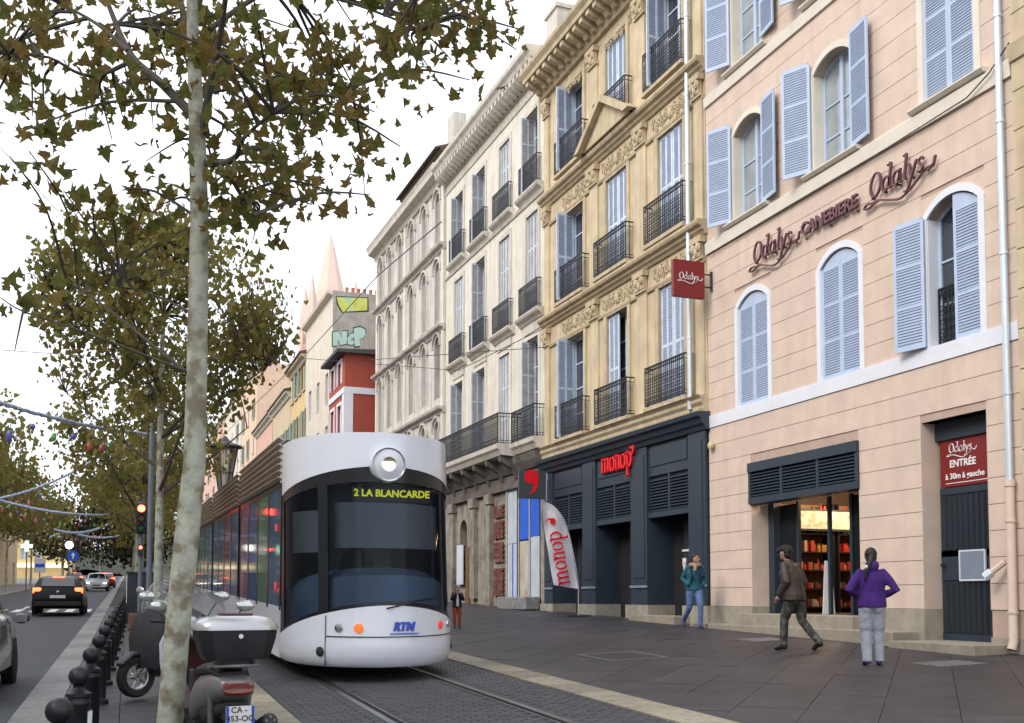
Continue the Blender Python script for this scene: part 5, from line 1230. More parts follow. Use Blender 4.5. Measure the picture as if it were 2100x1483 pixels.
    mb = MB(); mb.tube([(-.55, .14, .8), (-.95, .16, .83), (-1.0, 0, .83), (-.95, -.16, .83), (-.55, -.14, .8)], .014, 7); mb.build('grab_rail', greypl, Sc)
    mb = MB(); mb.tube([(-.2, .12, .26), (-.16, .22, .02)], .012, 6); mb.build('side_stand', greypl, Sc)
    if topcase:
        bs = MB().loft([[(-.86 + dx, y, z) for dx, y in zip([f * .20 * c for c in (-1, -1, -.6, .6, 1, 1, .6, -.6)], [f * .30 * c for c in (-.7, .7, 1, 1, .7, -.7, -1, -1)])] for z, f in ((.88, .78), (.92, .86), (1.04, .97), (1.10, 1.0))]).build('top_case', blkpl, Sc, smooth=True, sharp=30)
        MB().loft([[(-.86 + dx, y, z) for dx, y in zip([f * .21 * c for c in (-1, -1, -.6, .6, 1, 1, .6, -.6)], [f * .31 * c for c in (-.7, .7, 1, 1, .7, -.7, -1, -1)])] for z, f in ((1.105, 1.0), (1.13, 1.0), (1.17, .93), (1.20, .8), (1.215, .55))]).build('lid', silv, bs, smooth=True, sharp=50)
        MB().lathe([(.0, -.012), (.018, -.012), (.02, .0)], 12, (-1.065, 0, 1.06), 'x').build('lock', chrome, bs); MB().box(-.95, -.8, -.12, .12, 1.212, 1.235).build('lid_insert', mat('lid_maroon', (.06, .02, .025), .4), bs, bevel=.01)
        MB().box(-.95, -.55, -.1, .1, .83, .88).build('case_rack', blkpl, Sc)
    if apron:
        rs = []
        for z, hw, x in ((.34, .26, .44), (.45, .32, .47), (.7, .35, .48), (.9, .33, .44), (1.05, .26, .36)):
            rs.append([(x + .22 * math.cos(a) + .02 * math.sin(7 * a), hw * math.sin(a), z + .01 * math.sin(5 * a)) for a in [R(-115 + 230 * k / 14) for k in range(15)]])
        mb = MB(); mb.loft(rs, False, False); mb.loft([[(p[0] * .985, p[1] * .97, p[2]) for p in r] for r in rs], False, False); mb.build('leg_apron', mat('apron_cloth', (.022, .022, .026), .75, .25, 14, bump=.2), Sc, smooth=True, fix=False)
        MB().box(.45, .53, -.07, .07, .99, 1.05).build('instrument_panel', mat('dial', (.3, .35, .5), .2), Sc)
    return Sc
sx, sy = .69, 9.28
scooter('silver and black scooter with a large top case, seen from behind beside the tree trunk', (sx, sy, GZ(sx, sy) - .05), (.0, 0, R(97)), greypl, blkpl, True, False, ('CA - ', '453-OC'), redpl)
scooter('black scooter with a leg apron, parked nose to the road behind the tree trunk', (.70, 13.8, GZ(.70, 13.8)), (0, 0, R(214)), blkpl, blkpl, False, True)
scooter('white scooter half hidden between the tree trunk and the silver scooter', (.60, 10.9, GZ(.6, 10.9)), (0, 0, R(95)), mat('scooter_white', (.5, .55, .65), .3, .05, coat=.5), blkpl, False, False)

# ---------------------------------------------------------------- traffic light, lamp posts, cabinets, signs
grey_post = mat('post_grey_blue', (.16, .19, .23), .5, .1, 5)
def traffic(label, X, Yp, hz, lit, face=0):
    z0 = GZ(X, Yp); t = thing('traffic_light', label, 'traffic light', (X, Yp, z0), face)
    MB().tube([(0, 0, 0), (0, 0, hz + .9)], .055, 10).build('pole', grey_post, t, smooth=True)
    hs_ = MB().box(-.15, .15, -.16, .02, hz, hz + .85).build('housing', iron, t, bevel=.03)
    for k, m in ((0, 'tl_green'), (1, 'tl_amber'), (2, 'tl_red')):
        on = lit == k
        c_ = ((.02, .1, .03), (.15, .08, .01), (.15, .01, .01))[k] if not on else ((.1, 1, .3), (1, .6, .1), (1, .04, .02))[k]
        MB().lathe([(.0, -.03), (.075, -.025), (.1, 0)], 16, (0, -.165, hz + .15 + .27 * k), 'y').build('lamp', mat(m + str(on), c_, .3, 0, emit=14 if on else 0), hs_, smooth=True)
        MB().lathe([(.105, -.1), (.115, -.1), (.115, 0), (.105, 0), (.105, -.1)], 16, (0, -.165, hz + .15 + .27 * k), 'y', False).build('hood', iron, hs_)
    rp = MB().box(-.07, .07, -.12, .0, 1.95, 2.25).build('repeater', iron, t); MB().lathe([(.0, -.01), (.045, 0)], 10, (0, -.122, 2.17), 'y').build('lamp', mat('tl_redTrue', (1, .04, .02), .3, 0, emit=14), rp)
    return t
traffic('traffic light showing red on a post beside the second tree', .33, 30.6, 2.55, 2)
q = at(110, 1115, 72)
traffic('small far traffic light at the left pavement', -7.9, 66, 2.4, 2)
lampglass = glass('lantern_glass', (.5, .5, .45), .25, .1)
def lamp_post(label, X, Yp, h, arms):
    t = thing('street_lamp', label, 'street lamp', (X, Yp, GZ(X, Yp)))
    MB().lathe([(.16, 0), (.16, .3), (.09, .4), (.07, 1.2), (.06, h)], 12).build('post', grey_post, t, smooth=True)
    for dx, dz in arms:
        mb = MB(); mb.tube([(0, 0, h - .5 + dz), (dx * .5, 0, h - .1 + dz), (dx, 0, h + .05 + dz)], .03, 6); mb.build('arm', iron, t)
        hd = MB().lathe([(.02, .22), (.05, .2), (.12, .12), (.24, .02), (.25, -.03), (.2, -.03)], 16, (dx, 0, h + dz)).build('shade', iron, t, smooth=True)
        MB().lathe([(.0, -.12), (.1, -.1), (.13, -.02)], 12, (dx, 0, h + dz)).build('globe', lampglass, hd, smooth=True)
    return t
lamp_post('grey lamp post with two bell shades behind the large trunk', .52, 28.0, 5.75, ((.0, .25), (.82, 0)))
lamp_post('slim lamp post at the left pavement near the railing', -8.0, 52, 6.0, ((.7, 0),))
# lantern standing behind the tram
p = at(460, 1005, 52)
t = thing('street_lamp', 'tall street lamp with a tapering lantern rising behind the tram roof', 'street lamp', (p.x, p.y, GZ(p.x, p.y)))
hz = p.z - GZ(p.x, p.y)
MB().lathe([(.25, 0), (.2, .6), (.12, .9), (.09, hz)], 12).build('post', iron, t, smooth=True)
ln = MB(); 
for k in range(6):
    a = R(60 * k); ln.tube([(.28 * math.cos(a), .28 * math.sin(a), hz), (.62 * math.cos(a), .62 * math.sin(a), hz + 2.1)], .035, 5)
ln.tube([(.28 * math.cos(R(60 * k)), .28 * math.sin(R(60 * k)), hz) for k in range(7)], .05, 5); ln.tube([(.42 * math.cos(R(60 * k)), .42 * math.sin(R(60 * k)), hz + .85) for k in range(7)], .025, 5)
ln.build('lantern_frame', iron, t); MB().lathe([(.27, hz), (.6, hz + 2.08)], 6).build('lantern_glass', lampglass, t); MB().lathe([(.62, hz + 2.1), (.9, hz + 2.12), (.85, hz + 2.2), (.3, hz + 2.4), (.05, hz + 2.7)], 12).build('lantern_roof', iron, t)
t = thing('utility_cabinet', 'dark utility cabinet with pale notice below the red traffic light', 'cabinet', (.30, 33.5, GZ(.3, 33.5)))
MB().box(-.3, .45, -.2, .2, 0, 1.45).build('body', iron, t, bevel=.02); MB().box(-.33, .48, -.23, .23, 1.45, 1.5).build('lid', iron, t); MB().box(-.32, -.30, -.2, .1, .5, 1.4).build('side_notice', white_let, t)
t = thing('planter', 'low brown planter box behind the bollards near the second tree', 'planter', (.40, 29.2, GZ(.4, 29.2)))
MB().box(-.35, .5, -.3, .3, 0, .42).build('box', mat('planter_brown', (.22, .12, .09), .8, .2, 4), t, bevel=.02); MB().box(-.3, .45, -.25, .25, .42, .45).build('soil', tunder, t)
def road_sign(label, px, py, Z, kind):
    p = at(px, py, Z); g_ = RZ(p.y) + .12; t = thing('road_sign', label, 'road sign', (p.x, p.y, g_))
    MB().tube([(0, 0, 0), (0, 0, p.z - g_ + .3)], .035, 8).build('post', grey_post, t)
    bl = mat('sign_blue', (.02, .10, .55), .4)
    if kind == 'disc': MB().lathe([(.0, -.03), (.33, -.03), (.33, .0), (.0, .0)], 20, (0, -.05, p.z - g_), 'y').build('disc', bl, t); MB().prism([(-.04, -.18), (.04, -.18), (.04, .02), (.12, .02), (0, .2), (-.12, .02), (-.04, .02)], 'y', -.09, -.082).build('arrow', white_let, t, (0, 0, p.z - g_))
    else: MB().box(-.3, .3, -.06, -.03, p.z - g_ - .4, p.z - g_ + .4).build('panel', mat('sign_white', (.6, .6, .6), .5), t); MB().box(-.25, .25, -.07, -.06, p.z - g_ - .1, p.z - g_ + .1).build('stripe', bl, t)
road_sign('round blue road sign on the left pavement far up the road', 150, 1140, 62, 'disc')
road_sign('white and blue panel sign on the left pavement behind the railing', 82, 1160, 60, 'panel')
p = at(55, 1120, 74); t = thing('pharmacy_cross', 'green glowing cross sign on the left side of the street', 'sign', (p.x, p.y, p.z)); gm = mat('green_glow', (.35, 1, .55), .5, 0, emit=2)
mb = MB(); mb.box(-.36, .36, -.08, .08, -.12, .12); mb.box(-.12, .12, -.08, .08, .12, .36); mb.box(-.12, .12, -.08, .08, -.36, -.12); mb.build('cross', gm, t); MB().tube([(0, .1, -.4), (0, .1, -p.z + RZ(p.y))], .05, 6).build('post', grey_post, t)
p = at(142, 1118, 66); t = thing('globe_lamp', 'lit white globe lamp on the left pavement', 'street lamp', (p.x, p.y, RZ(p.y) + .12)); hz = p.z - RZ(p.y) - .12
MB().tube([(0, 0, 0), (0, 0, hz - .3)], .06, 8).build('post', grey_post, t); MB().ell((0, 0, hz), .24, .24, .24, 14, 10).build('globe', mat('globe_glow', (1, .97, .9), .5, 0, emit=3), t, smooth=True)
# railing along the left kerb, in panels
for k in range(9):
    y0 = 40 + k * 3.1; t = thing('railing_panel', 'black pavement railing on the left kerb, %s panel from the near end' % ordn[k].replace('nearest', 'first'), 'railing', (-7.75, y0, RZ(y0) + .12), group='railing panels along the left kerb', rot=(math.atan(.024), 0, 0))
    mb = MB(); pass
    for a in (0.0, 2.9): MB().box(-.03, .03, a, a + .06, 0, 1.05).build('post', iron, t)
    mb = MB(); mb.box(-.02, .02, .06, 2.9, .95, 1.0); mb.box(-.02, .02, .06, 2.9, .15, .19); mb.build('rail', iron, t)
    mb = MB(); [mb.box(-.01, .01, .06 + .14 * q, .085 + .14 * q, .19, .95) for q in range(1, 20)]; tag(mb.build('bars', iron, t), kind='stuff')
# ---------------------------------------------------------------- garlands across the road
tin = mat('tinsel', (.42, .48, .62), .45, .35, 30, bump=.5, bscale=60)
bcol = [mat('bauble_red', (.38, .05, .06), .3, coat=.5), mat('bauble_pink', (.6, .15, .2), .3, coat=.5), mat('bauble_green', (.10, .35, .08), .3, coat=.5), mat('bauble_blue', (.08, .1, .35), .3, coat=.5), mat('bauble_gold', (.4, .26, .1), .3, coat=.5)]
bms = [shared(('bau', i), lambda: MB().ell((0, 0, -.32), .05, .05, .07, 8, 6).tube([(0, 0, 0), (0, 0, -.26)], .005, 3).mesh('bauble', m, smooth=True)) for i, m in enumerate(bcol)]
def garland(label, a, b, sag, n, r, bs=1.0):
    a, b = Vector(a), Vector(b); t = thing('garland', label, 'garland', b)
    pts = [a.lerp(b, i / 40) - Vector((0, 0, sag * 4 * (i / 40) * (1 - i / 40))) - b for i in range(41)]
    mb = MB(); mb.tube([p + Vector((rnd.uniform(-1, 1), 0, rnd.uniform(-1, 1))) * r * .25 for p in smooth_line([tuple(p) for p in pts], 3) for p in [Vector(p)]], r, 7)
    for k in range(0, 700):
        p = pts[min(39, int(k / 17.5))].lerp(pts[min(40, int(k / 17.5) + 1)], (k / 17.5) % 1); d = Vector((rnd.gauss(0, 1), rnd.gauss(0, 1), rnd.gauss(0, 1))).normalized() * r * 1.9; e = d.orthogonal().normalized() * r * .3
        mb.add([p - e, p + e, p + d], [(0, 1, 2)])
    mb.build('tinsel_rope', tin, t, fix=False)
    for k in range(n):
        p = pts[int(40 * (k + .5) / n)]; o = obj('bauble', rnd.choice(bms), t, p, (rnd.uniform(-.15, .15), rnd.uniform(-.15, .15), 0)); o.scale = (bs, bs, bs * rnd.uniform(.8, 1.7))
garland('nearest tinsel garland, sloping down from the upper left to the second tree', at(-260, 735, 14), at(300, 890, 25), .18, 14, .036)
garland('second tinsel garland with coloured baubles rising towards the trees on the right', at(-120, 1030, 40), at(190, 945, 42), .5, 16, .05, 1.0)
garland('third tinsel garland with coloured baubles sloping down to the right', at(-100, 990, 46), at(222, 1056, 50), .4, 18, .055, 1.1)
garland('fourth tinsel garland far up the road', at(112, 1086, 70), at(238, 1066, 70), .5, 12, .07, 1.2)
garland('farthest tinsel garland over the road', at(150, 1092, 84), at(245, 1098, 84), .3, 10, .07, 1.3)
# ---------------------------------------------------------------- overhead wires
def wire(label, pts, r=.014): tag(MB().tube(pts, r, 4).build('overhead_wire', iron), label, 'wire')
wire('overhead wire running down the street towards the red house', [at(905, 455, 34), at(775, 565, 42), at(620, 735, 60), at(450, 900, 90)], .022)
wire('overhead wire crossing in front of the limestone house', [at(760, 738, 44), at(1120, 712, 33)], .016)
wire('overhead wire slanting across the limestone house to the trees', [at(1118, 672, 33), at(940, 760, 38), at(560, 730, 40)], .014)
wire('thin overhead wire crossing the sky at the left', [at(-40, 715, 30), at(390, 745, 30)], .012)
wire('thin overhead wire high in the sky at the left', [at(-20, 280, 26), at(170, 490, 34)], .01)
# ---------------------------------------------------------------- plane trees
bark = mat('plane_bark', (.37, .385, .31), .85, .2, 9, .5, c2=(.20, .175, .125), c2s=5, c2w=.85, bscale=22, c2e=.07)
bark_dark = mat('branch_bark', (.085, .075, .062), .9, .25, 6, .3, bscale=20)
LEAFC = [(.10, .13, .032), (.14, .165, .042), (.18, .16, .042), (.22, .135, .042), (.115, .15, .04), (.27, .175, .055), (.16, .185, .055)]
leaf_m = mat('plane_leaf', (.17, .14, .035), .6, .3, 20, island=LEAFC, trans=.5, spec=.3)
leaf_far = mat('plane_leaf_far', (.19, .16, .045), .7, .3, 8, island=[(.15, .175, .05), (.22, .225, .065), (.28, .22, .065), (.19, .21, .055), (.34, .25, .085)], trans=.55, spec=.2)
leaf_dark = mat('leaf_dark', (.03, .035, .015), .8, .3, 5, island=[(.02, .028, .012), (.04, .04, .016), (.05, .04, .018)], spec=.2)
LO = [(.05, -.02), (.2, -.08), (.5, -.02), (.36, .17), (.58, .42), (.3, .42), (.24, .58), (.02, .98), (-.2, .6), (-.28, .42), (-.56, .46), (-.36, .2), (-.5, .0), (-.18, -.08)]
def leaf_pts(kind):
    if kind == 'big': return [(x, y, .42 * abs(x) - .28 * y * y + .10 * math.sin(7 * x)) for x, y in LO] + [(0, .28, 0)], [(i, (i + 1) % 14, 14) for i in range(14)]
    return [(0, 0, 0), (.42, .12, .1), (.3, .5, .05), (0, .95, -.1), (-.32, .48, .05), (-.42, .1, .1)], [(0, 1, 2), (0, 2, 3), (0, 3, 4), (0, 4, 5)]
def leaf_matrix(r, p, size):
    m = Matrix.Rotation(r.uniform(0, 6.283), 3, 'Z') @ Matrix.Rotation(R(r.gauss(105, 48)), 3, 'X') @ Matrix.Rotation(r.uniform(-1.5, 1.5), 3, 'Y')
    return m, p, size * r.uniform(.5, 1.25)
def tree(label, base, trunk, limbs, cen, rad, n_tw, per, size, kind, lm, n_obj=0, seed=1, low=-1., bm_=bark, twr=.012, group=None, name='plane_tree', extra=()):
    r = random.Random(seed); t = thing(name, label, 'tree', base, group=group); b = Vector(base)
    tp = [Vector(p) for p, _ in trunk]
    MB().tube([p - b for p in tp], [q for _, q in trunk], 14).build('trunk', bm_, t, smooth=True)
    allp = []
    for path, r0, r1 in limbs:
        pts = smooth_line([tuple(p) for p in path], 4); n = len(pts)
        MB().tube([Vector(p) - b for p in pts], [r0 + (r1 - r0) * i / (n - 1) for i in range(n)], 7).build('limb', bark_dark, t, smooth=True); allp += [Vector(p) for p in pts[2:]]
    allp += [p for p in tp if p.z > cen[2] - rad[2]]
    tw = MB(); lf = MB(); fr = MB(); V, F = leaf_pts(kind); ind = []; C_ = Vector(cen); cl = []
    k = 0
    while len(cl) < n_tw and k < n_tw * 30:
        k += 1; d = Vector((r.uniform(-1, 1), r.uniform(-1, 1), r.uniform(low, 1)))
        l = d.length
        if l > 1 or l < .35: continue
        cl.append(Vector((C_.x + d.x * rad[0], C_.y + d.y * rad[1], C_.z + d.z * rad[2])))
    cl += [Vector(e) for e in extra]
    nn = len(cl) - len(extra)
    for ci, c in enumerate(cl):
        a = min(allp, key=lambda p: (p - c).length_squared + (2 if p.z > c.z + .6 else 0)); mid = a.lerp(c, .5) + Vector((r.uniform(-.1, .1), r.uniform(-.1, .1), .12))
        path = smooth_line([tuple(a), tuple(mid), tuple(c)], 4); tw.tube([Vector(p) - b for p in path], [twr * (1.6 - 1.2 * i / (len(path) - 1)) for i in range(len(path))], 4, False)
        for q in range(per if ci < nn else max(5, per // 2)):
            f = r.uniform(.45, 1.05); i = min(len(path) - 1, int(f * (len(path) - 1))); p = Vector(path[i]) + Vector((r.gauss(0, 1), r.gauss(0, 1), r.gauss(-.25, .8))) * size * 1.25
            ind.append(leaf_matrix(r, p, size))
        if n_obj and r.random() < .4:
            p = c + Vector((r.uniform(-.1, .1), r.uniform(-.1, .1), -.12)); fr.ell(p - b, .016, .016, .016, 6, 4); fr.tube([p - b, c - b], .0025, 3, False)
    if n_obj:
        ind.sort(key=lambda m: (0 if 3.2 < m[1].z < 6.6 else 5) + (m[1] - CAMP).length * .1); me = MB().add(V, F).mesh('leaf', lm, fix=False)
    for i, (m, p, s) in enumerate(ind):
        if i < n_obj:
            o = obj('leaf', me, t, p - b); o.rotation_euler = m.to_euler(); o.scale = (s, s, s); continue
        lf.add([m @ (Vector(v) * s) + p - b for v in V], F)
    tag(tw.build('twigs', bark_dark, t, fix=False), kind='stuff'); tag(lf.build('crown', lm, t, fix=False), kind='stuff')
    if fr.v: tag(fr.build('seed_balls', bark_dark, t, fix=False), kind='stuff')
    return t
ZT = 9.0
TR = [((347, 1545), .135), ((351, 1450), .108), ((363, 1300), .104), ((380, 1130), .105), ((399, 950), .093), ((405, 703), .085), ((409, 450), .076), ((405, 300), .072), ((401, 200), .062), ((396, 80), .05), ((392, -60), .045), ((400, -300), .03), ((395, -560), .012)]
trunk = [(at(x, y, ZT), q) for (x, y), q in TR]
base = (trunk[0][0].x, trunk[0][0].y, GZ(trunk[0][0].x, trunk[0][0].y) - .05)
def A(*pts): return [at(x, y, ZT + dz) for x, y, dz in pts]
limbs = [(A((400, 240, 0), (330, 170, .1), (270, 115, .3), (230, 30, .5), (190, -80, .8)), .045, .016),
         (A((275, 122, .3), (215, 150, .2), (165, 152, .1), (100, 118, 0), (20, 110, -.2)), .022, .008),
         (A((262, 105, .3), (200, 50, .5), (120, 5, .8)), .022, .010), (A((415, 275, 0), (430, 180, -.2), (450, 80, -.5), (470, -60, -.8)), .04, .018),
         (A((418, 335, 0), (455, 335, -.1), (485, 320, -.3), (498, 285, -.5), (560, 230, -.9)), .036, .010), (A((440, 110, -.3), (520, 125, -.2), (600, 160, 0), (720, 180, .3)), .022, .008),
         (A((398, 130, 0), (380, 40, .2), (350, -80, .5)), .036, .015), (A((470, 340, -.2), (495, 400, -.4), (520, 440, -.6)), .014, .005), (A((400, 90, .2), (330, 60, .8), (240, 50, 1.2)), .016, .006),
         (A((388, 768, 0), (330, 722, .1), (230, 640, .3), (160, 590, .5), (60, 530, .8)), .016, .005), (A((388, 765, 0), (300, 730, -.4), (170, 680, -.7), (50, 640, -1), (0, 610, -1.1)), .014, .004), (A((392, 640, 0), (300, 600, .3), (200, 580, .7)), .01, .004),
         (A((430, 60, 0), (560, -20, .4), (700, 0, .2), (860, 60, -.3)), .026, .008), (A((440, -60, 0), (640, -140, -.8), (880, -60, -1.6)), .028, .008), (A((392, -100, 0), (250, -200, -.5), (80, -160, -1)), .028, .008), (A((395, -150, 0), (480, -300, 1), (560, -400, 2)), .026, .008), (A((395, -200, 0), (300, -380, -1), (200, -450, -1.8)), .024, .008)]
def sp(*pts): return [tuple(at(x, y, ZT + dz)) for x, y, dz in pts]
tree('large plane tree with mottled trunk standing in front of the tram, brown-green leaves', base, trunk, limbs, (trunk[7][0].x + .05, trunk[7][0].y, 7.15), (3.1, 3.0, 2.95), 205, 19, .130, 'big', leaf_m, 300, 11,
     extra=sp((985, 70, -.4), (935, 110, -.3), (880, 140, -.2), (840, 180, 0), (760, 400, -.3), (700, 400, 0), (640, 420, -.2), (600, 330, .2), (820, 300, -.3), (150, 600, .4), (60, 620, -.9), (30, 720, -1), (200, 560, .5), (130, 390, -.3), (250, 390, 0), (60, 310, -.5), (300, 330, .2), (20, 320, -.4), (330, 420, .1), (230, 440, .2), (560, 470, 0), (520, 380, -.5), (480, 440, -.4)))
def street_tree(label, X, Yp, seed, h=7.0, rr=2.9, rz=2.4, n_tw=260, per=14, size=.17, m=leaf_far, lean=0, group=None, gz=GZ, rt=.11):
    r = random.Random(seed); z0 = gz(X, Yp); tr = [(Vector((X + lean * k / 6 + r.uniform(-.03, .03), Yp, z0 - .05 + (h + rz * .6) * k / 6)), rt * (1 - k / 8)) for k in range(7)]
    lb = []
    for k in range(9):
        a = 2 * math.pi * k / 9 + r.uniform(-.3, .3); s = r.uniform(.45, .8) * h + 0; p0 = Vector((X, Yp, z0 + s)); o = Vector((math.cos(a), math.sin(a), 0))
        lb.append(([p0, p0 + o * rr * .4 + Vector((0, 0, .8)), p0 + o * rr * .8 + Vector((0, 0, 1.7))], .045, .01))
    return tree(label, (X, Yp, z0), tr, lb, (X, Yp, z0 + h), (rr, rr, rz), n_tw, per, size, 'small', m, 0, seed, bm_=bark, group=group)
g = 'plane trees lining the right kerb'
street_tree('second plane tree behind the large trunk, dense olive-brown crown', .60, 23.1, 21, 6.9, 2.75, 2.5, 470, 18, .145, group=g)
street_tree('third plane tree up the street beyond the traffic light', .46, 38, 22, 5.9, 3.0, 2.5, 260, 14, .2, group=g)
street_tree('fourth plane tree up the street, hanging over the kerb', .4, 53, 23, 5.8, 3.0, 2.6, 180, 12, .26, group=g)
street_tree('fifth plane tree far up the right kerb', .4, 68, 24, 5.8, 3.0, 2.8, 150, 12, .3, group=g)
rl = lambda X, Y: RZ(Y) + .12
g = 'plane trees on the left pavement'
for i, (X, Y_, h, rr, lab) in enumerate(((-8.6, 56, 8.0, 4.2, 'nearest tall plane tree on the left pavement, orange-brown leaves'), (-8.8, 72, 7.4, 3.8, 'second plane tree on the left pavement behind the railing'), (-8.8, 90, 7.0, 3.8, 'third plane tree on the left pavement'), (-8.8, 112, 7.0, 4.0, 'farthest plane tree on the left pavement'))):
    street_tree(lab, X, Y_, 40 + i, h, rr, 3.4, 170, 12, .32, group=g, gz=rl)
g = 'dark trees closing the end of the road'
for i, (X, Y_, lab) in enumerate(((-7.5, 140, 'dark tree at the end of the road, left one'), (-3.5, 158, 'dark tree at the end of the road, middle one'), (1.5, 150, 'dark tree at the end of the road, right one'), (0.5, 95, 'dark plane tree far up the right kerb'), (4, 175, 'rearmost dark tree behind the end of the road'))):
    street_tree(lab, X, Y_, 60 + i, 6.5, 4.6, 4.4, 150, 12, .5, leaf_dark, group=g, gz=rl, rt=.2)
# ---------------------------------------------------------------- people; local +y is the way they face
def fuse(mb, name, m, parent, vox=.014, it=3, f=.5):
    me = mb.mesh(name, m); o = bpy.data.objects.new('tmp', me); col.objects.link(o)
    rm_ = o.modifiers.new('r', 'REMESH'); rm_.mode = 'VOXEL'; rm_.voxel_size = vox
    sm = o.modifiers.new('s', 'SMOOTH'); sm.iterations = it; sm.factor = f
    bpy.context.view_layer.update(); n = bpy.data.meshes.new_from_object(o.evaluated_get(bpy.context.evaluated_depsgraph_get())); n.name = name
    bpy.data.objects.remove(o); n.materials.clear(); n.materials.append(m); n.polygons.foreach_set('use_smooth', [True] * len(n.polygons))
    return obj(name, n, parent)
def hoop(c, rx, ry, n=14): return [(c[0] + rx * math.cos(2 * math.pi * k / n), c[1] + ry * math.sin(2 * math.pi * k / n), c[2]) for k in range(n)]
def hand(mb, w_, d, side, s=1.0):
    """palm and five bent fingers, d = direction of the fingers"""
    w_ = Vector(w_); d = Vector(d).normalized(); u = d.cross(Vector((0, 0, 1)))
    u = u.normalized() if u.length > .05 else Vector((1, 0, 0)); nrm = u.cross(d)
    mb.tube([w_, w_ + d * .045 * s, w_ + d * .085 * s], [.024 * s, .036 * s, .032 * s], 8)
    for k, ln in enumerate((.062, .074, .07, .055)):
        b = w_ + d * .08 * s + u * (k - 1.5) * .018 * s; mb.tube([b, b + d * ln * .55 * s, b + d * ln * .9 * s - nrm * .022 * s], [.0095 * s, .009 * s, .007 * s], 6)
    b = w_ + d * .03 * s + u * side * .03 * s; mb.tube([b, b + (d * .03 + u * side * .02) * s, b + (d * .06 + u * side * .018 - nrm * .012) * s], [.012 * s, .011 * s, .008 * s], 6)
def person(label, X, Y_, face, H, J, top_m, leg_m, shoe_m, skin, hair_m, hood=False, tail=False, cap=None, loose=1.0, coat_len=.80, head_turn=0, hands=(True, True), scarf=None, open_shirt=None, fat=1.0):
    s = H / 1.7; P = thing('person', label, 'person', (X, Y_, GZ(X, Y_)), face); V = {k: Vector(v) * s for k, v in J.items()}
    hd = V['head']; nk = V['neck']; ch = V['chest']; pv = V['pelvis']
    mb = MB(); mb.ell(hd, .078 * s, .098 * s, .118 * s, 14, 10); mb.tube([nk - Vector((0, 0, .06 * s)), hd - Vector((0, 0, .05 * s))], .05 * s, 10)
    fx = Vector((math.sin(head_turn), math.cos(head_turn), 0)); fs = Vector((fx.y, -fx.x, 0))
    mb.tube([hd + fx * .085 * s + Vector((0, 0, .02 * s)), hd + fx * .118 * s - Vector((0, 0, .02 * s)), hd + fx * .095 * s - Vector((0, 0, .035 * s))], [.008 * s, .014 * s, .012 * s], 6)
    mb.ell(hd + fx * .05 * s - Vector((0, 0, .08 * s)), .045 * s, .045 * s, .035 * s, 8, 6)
    for q in (-1, 1): mb.ell(hd + fs * q * .08 * s, .014 * s, .022 * s, .03 * s, 6, 5)
    mb.loft([hoop(pv - Vector((0, 0, .1 * s)), .12 * s, .09 * s), hoop(pv + Vector((0, 0, .1 * s)), .11 * s, .08 * s), hoop(ch, .13 * s, .09 * s), hoop(nk - Vector((0, 0, .05 * s)), .08 * s, .06 * s)])
    for q, n in ((-1, 'l'), (1, 'r')):
        mb.tube([V['sho_' + n], V['elb_' + n], V['wri_' + n]], [.045 * s, .036 * s, .026 * s], 8); mb.tube([V['hip_' + n], V['kne_' + n], V['ank_' + n]], [.075 * s, .05 * s, .036 * s], 8)
        if hands[0 if q < 0 else 1]: hand(mb, V['wri_' + n], V['wri_' + n] - V['elb_' + n], q, s)
    bd = fuse(mb, 'body', skin, P, .011 * s, 2, .4)
    e = MB(); [e.ell(hd + fx * .088 * s + fs * q * .03 * s + Vector((0, 0, .018 * s)), .011 * s, .008 * s, .007 * s, 6, 5) for q in (-1, 1)]; e.build('eyes', tunder, bd); MB().ell(hd + fx * .093 * s - Vector((0, 0, .055 * s)), .022 * s, .008 * s, .006 * s, 8, 5).build('mouth', mat('lips', (.3, .1, .08), .6), bd)
    # top
    mb = MB(); z0 = coat_len * s
    mb.loft([hoop((pv.x, pv.y, z0), .175 * s * fat, .135 * s * fat), hoop((pv.x, pv.y, z0 + .1 * s), .172 * s * fat, .13 * s * fat), hoop(pv.lerp(ch, .45), .155 * s * fat, .118 * s * fat), hoop(ch + Vector((0, 0, -.02 * s)), .175 * s * fat, .125 * s * fat), hoop(ch + Vector((0, 0, .09 * s)), .16 * s, .11 * s), hoop(nk + Vector((0, 0, -.03 * s)), .075 * s, .07 * s), hoop(nk + Vector((0, 0, .02 * s)), .062 * s, .062 * s)])
    for n in 'lr':
        a, b, c = V['sho_' + n], V['elb_' + n], V['wri_' + n]
        mb.tube([a.lerp(ch, .35), a, a.lerp(b, .5), b, b.lerp(c, .55), c, c + (c - b).normalized() * .015 * s], [.066 * s, .06 * s * fat ** .5, .058 * s * fat, .054 * s * fat, .05 * s * fat, .042 * s * fat, .04 * s], 10)
    if hood: mb.ell(nk + Vector((0, -.07 * s, .0)), .105 * s, .06 * s, .085 * s, 12, 8)
    fuse(mb, 'jacket', top_m, P, .013 * s, 4)
    # legs
    mb = MB(); mb.loft([hoop(pv + Vector((0, 0, .10 * s)), .14 * s, .105 * s), hoop(pv + Vector((0, -.01 * s, 0)), .175 * s, .128 * s), hoop(pv - Vector((0, .005 * s, .1 * s)), .172 * s, .12 * s)])
    for q in (-1, 1): mb.ell(pv + Vector((q * .075, -.05, -.075)) * s, .09 * s, .08 * s, .11 * s, 10, 8)
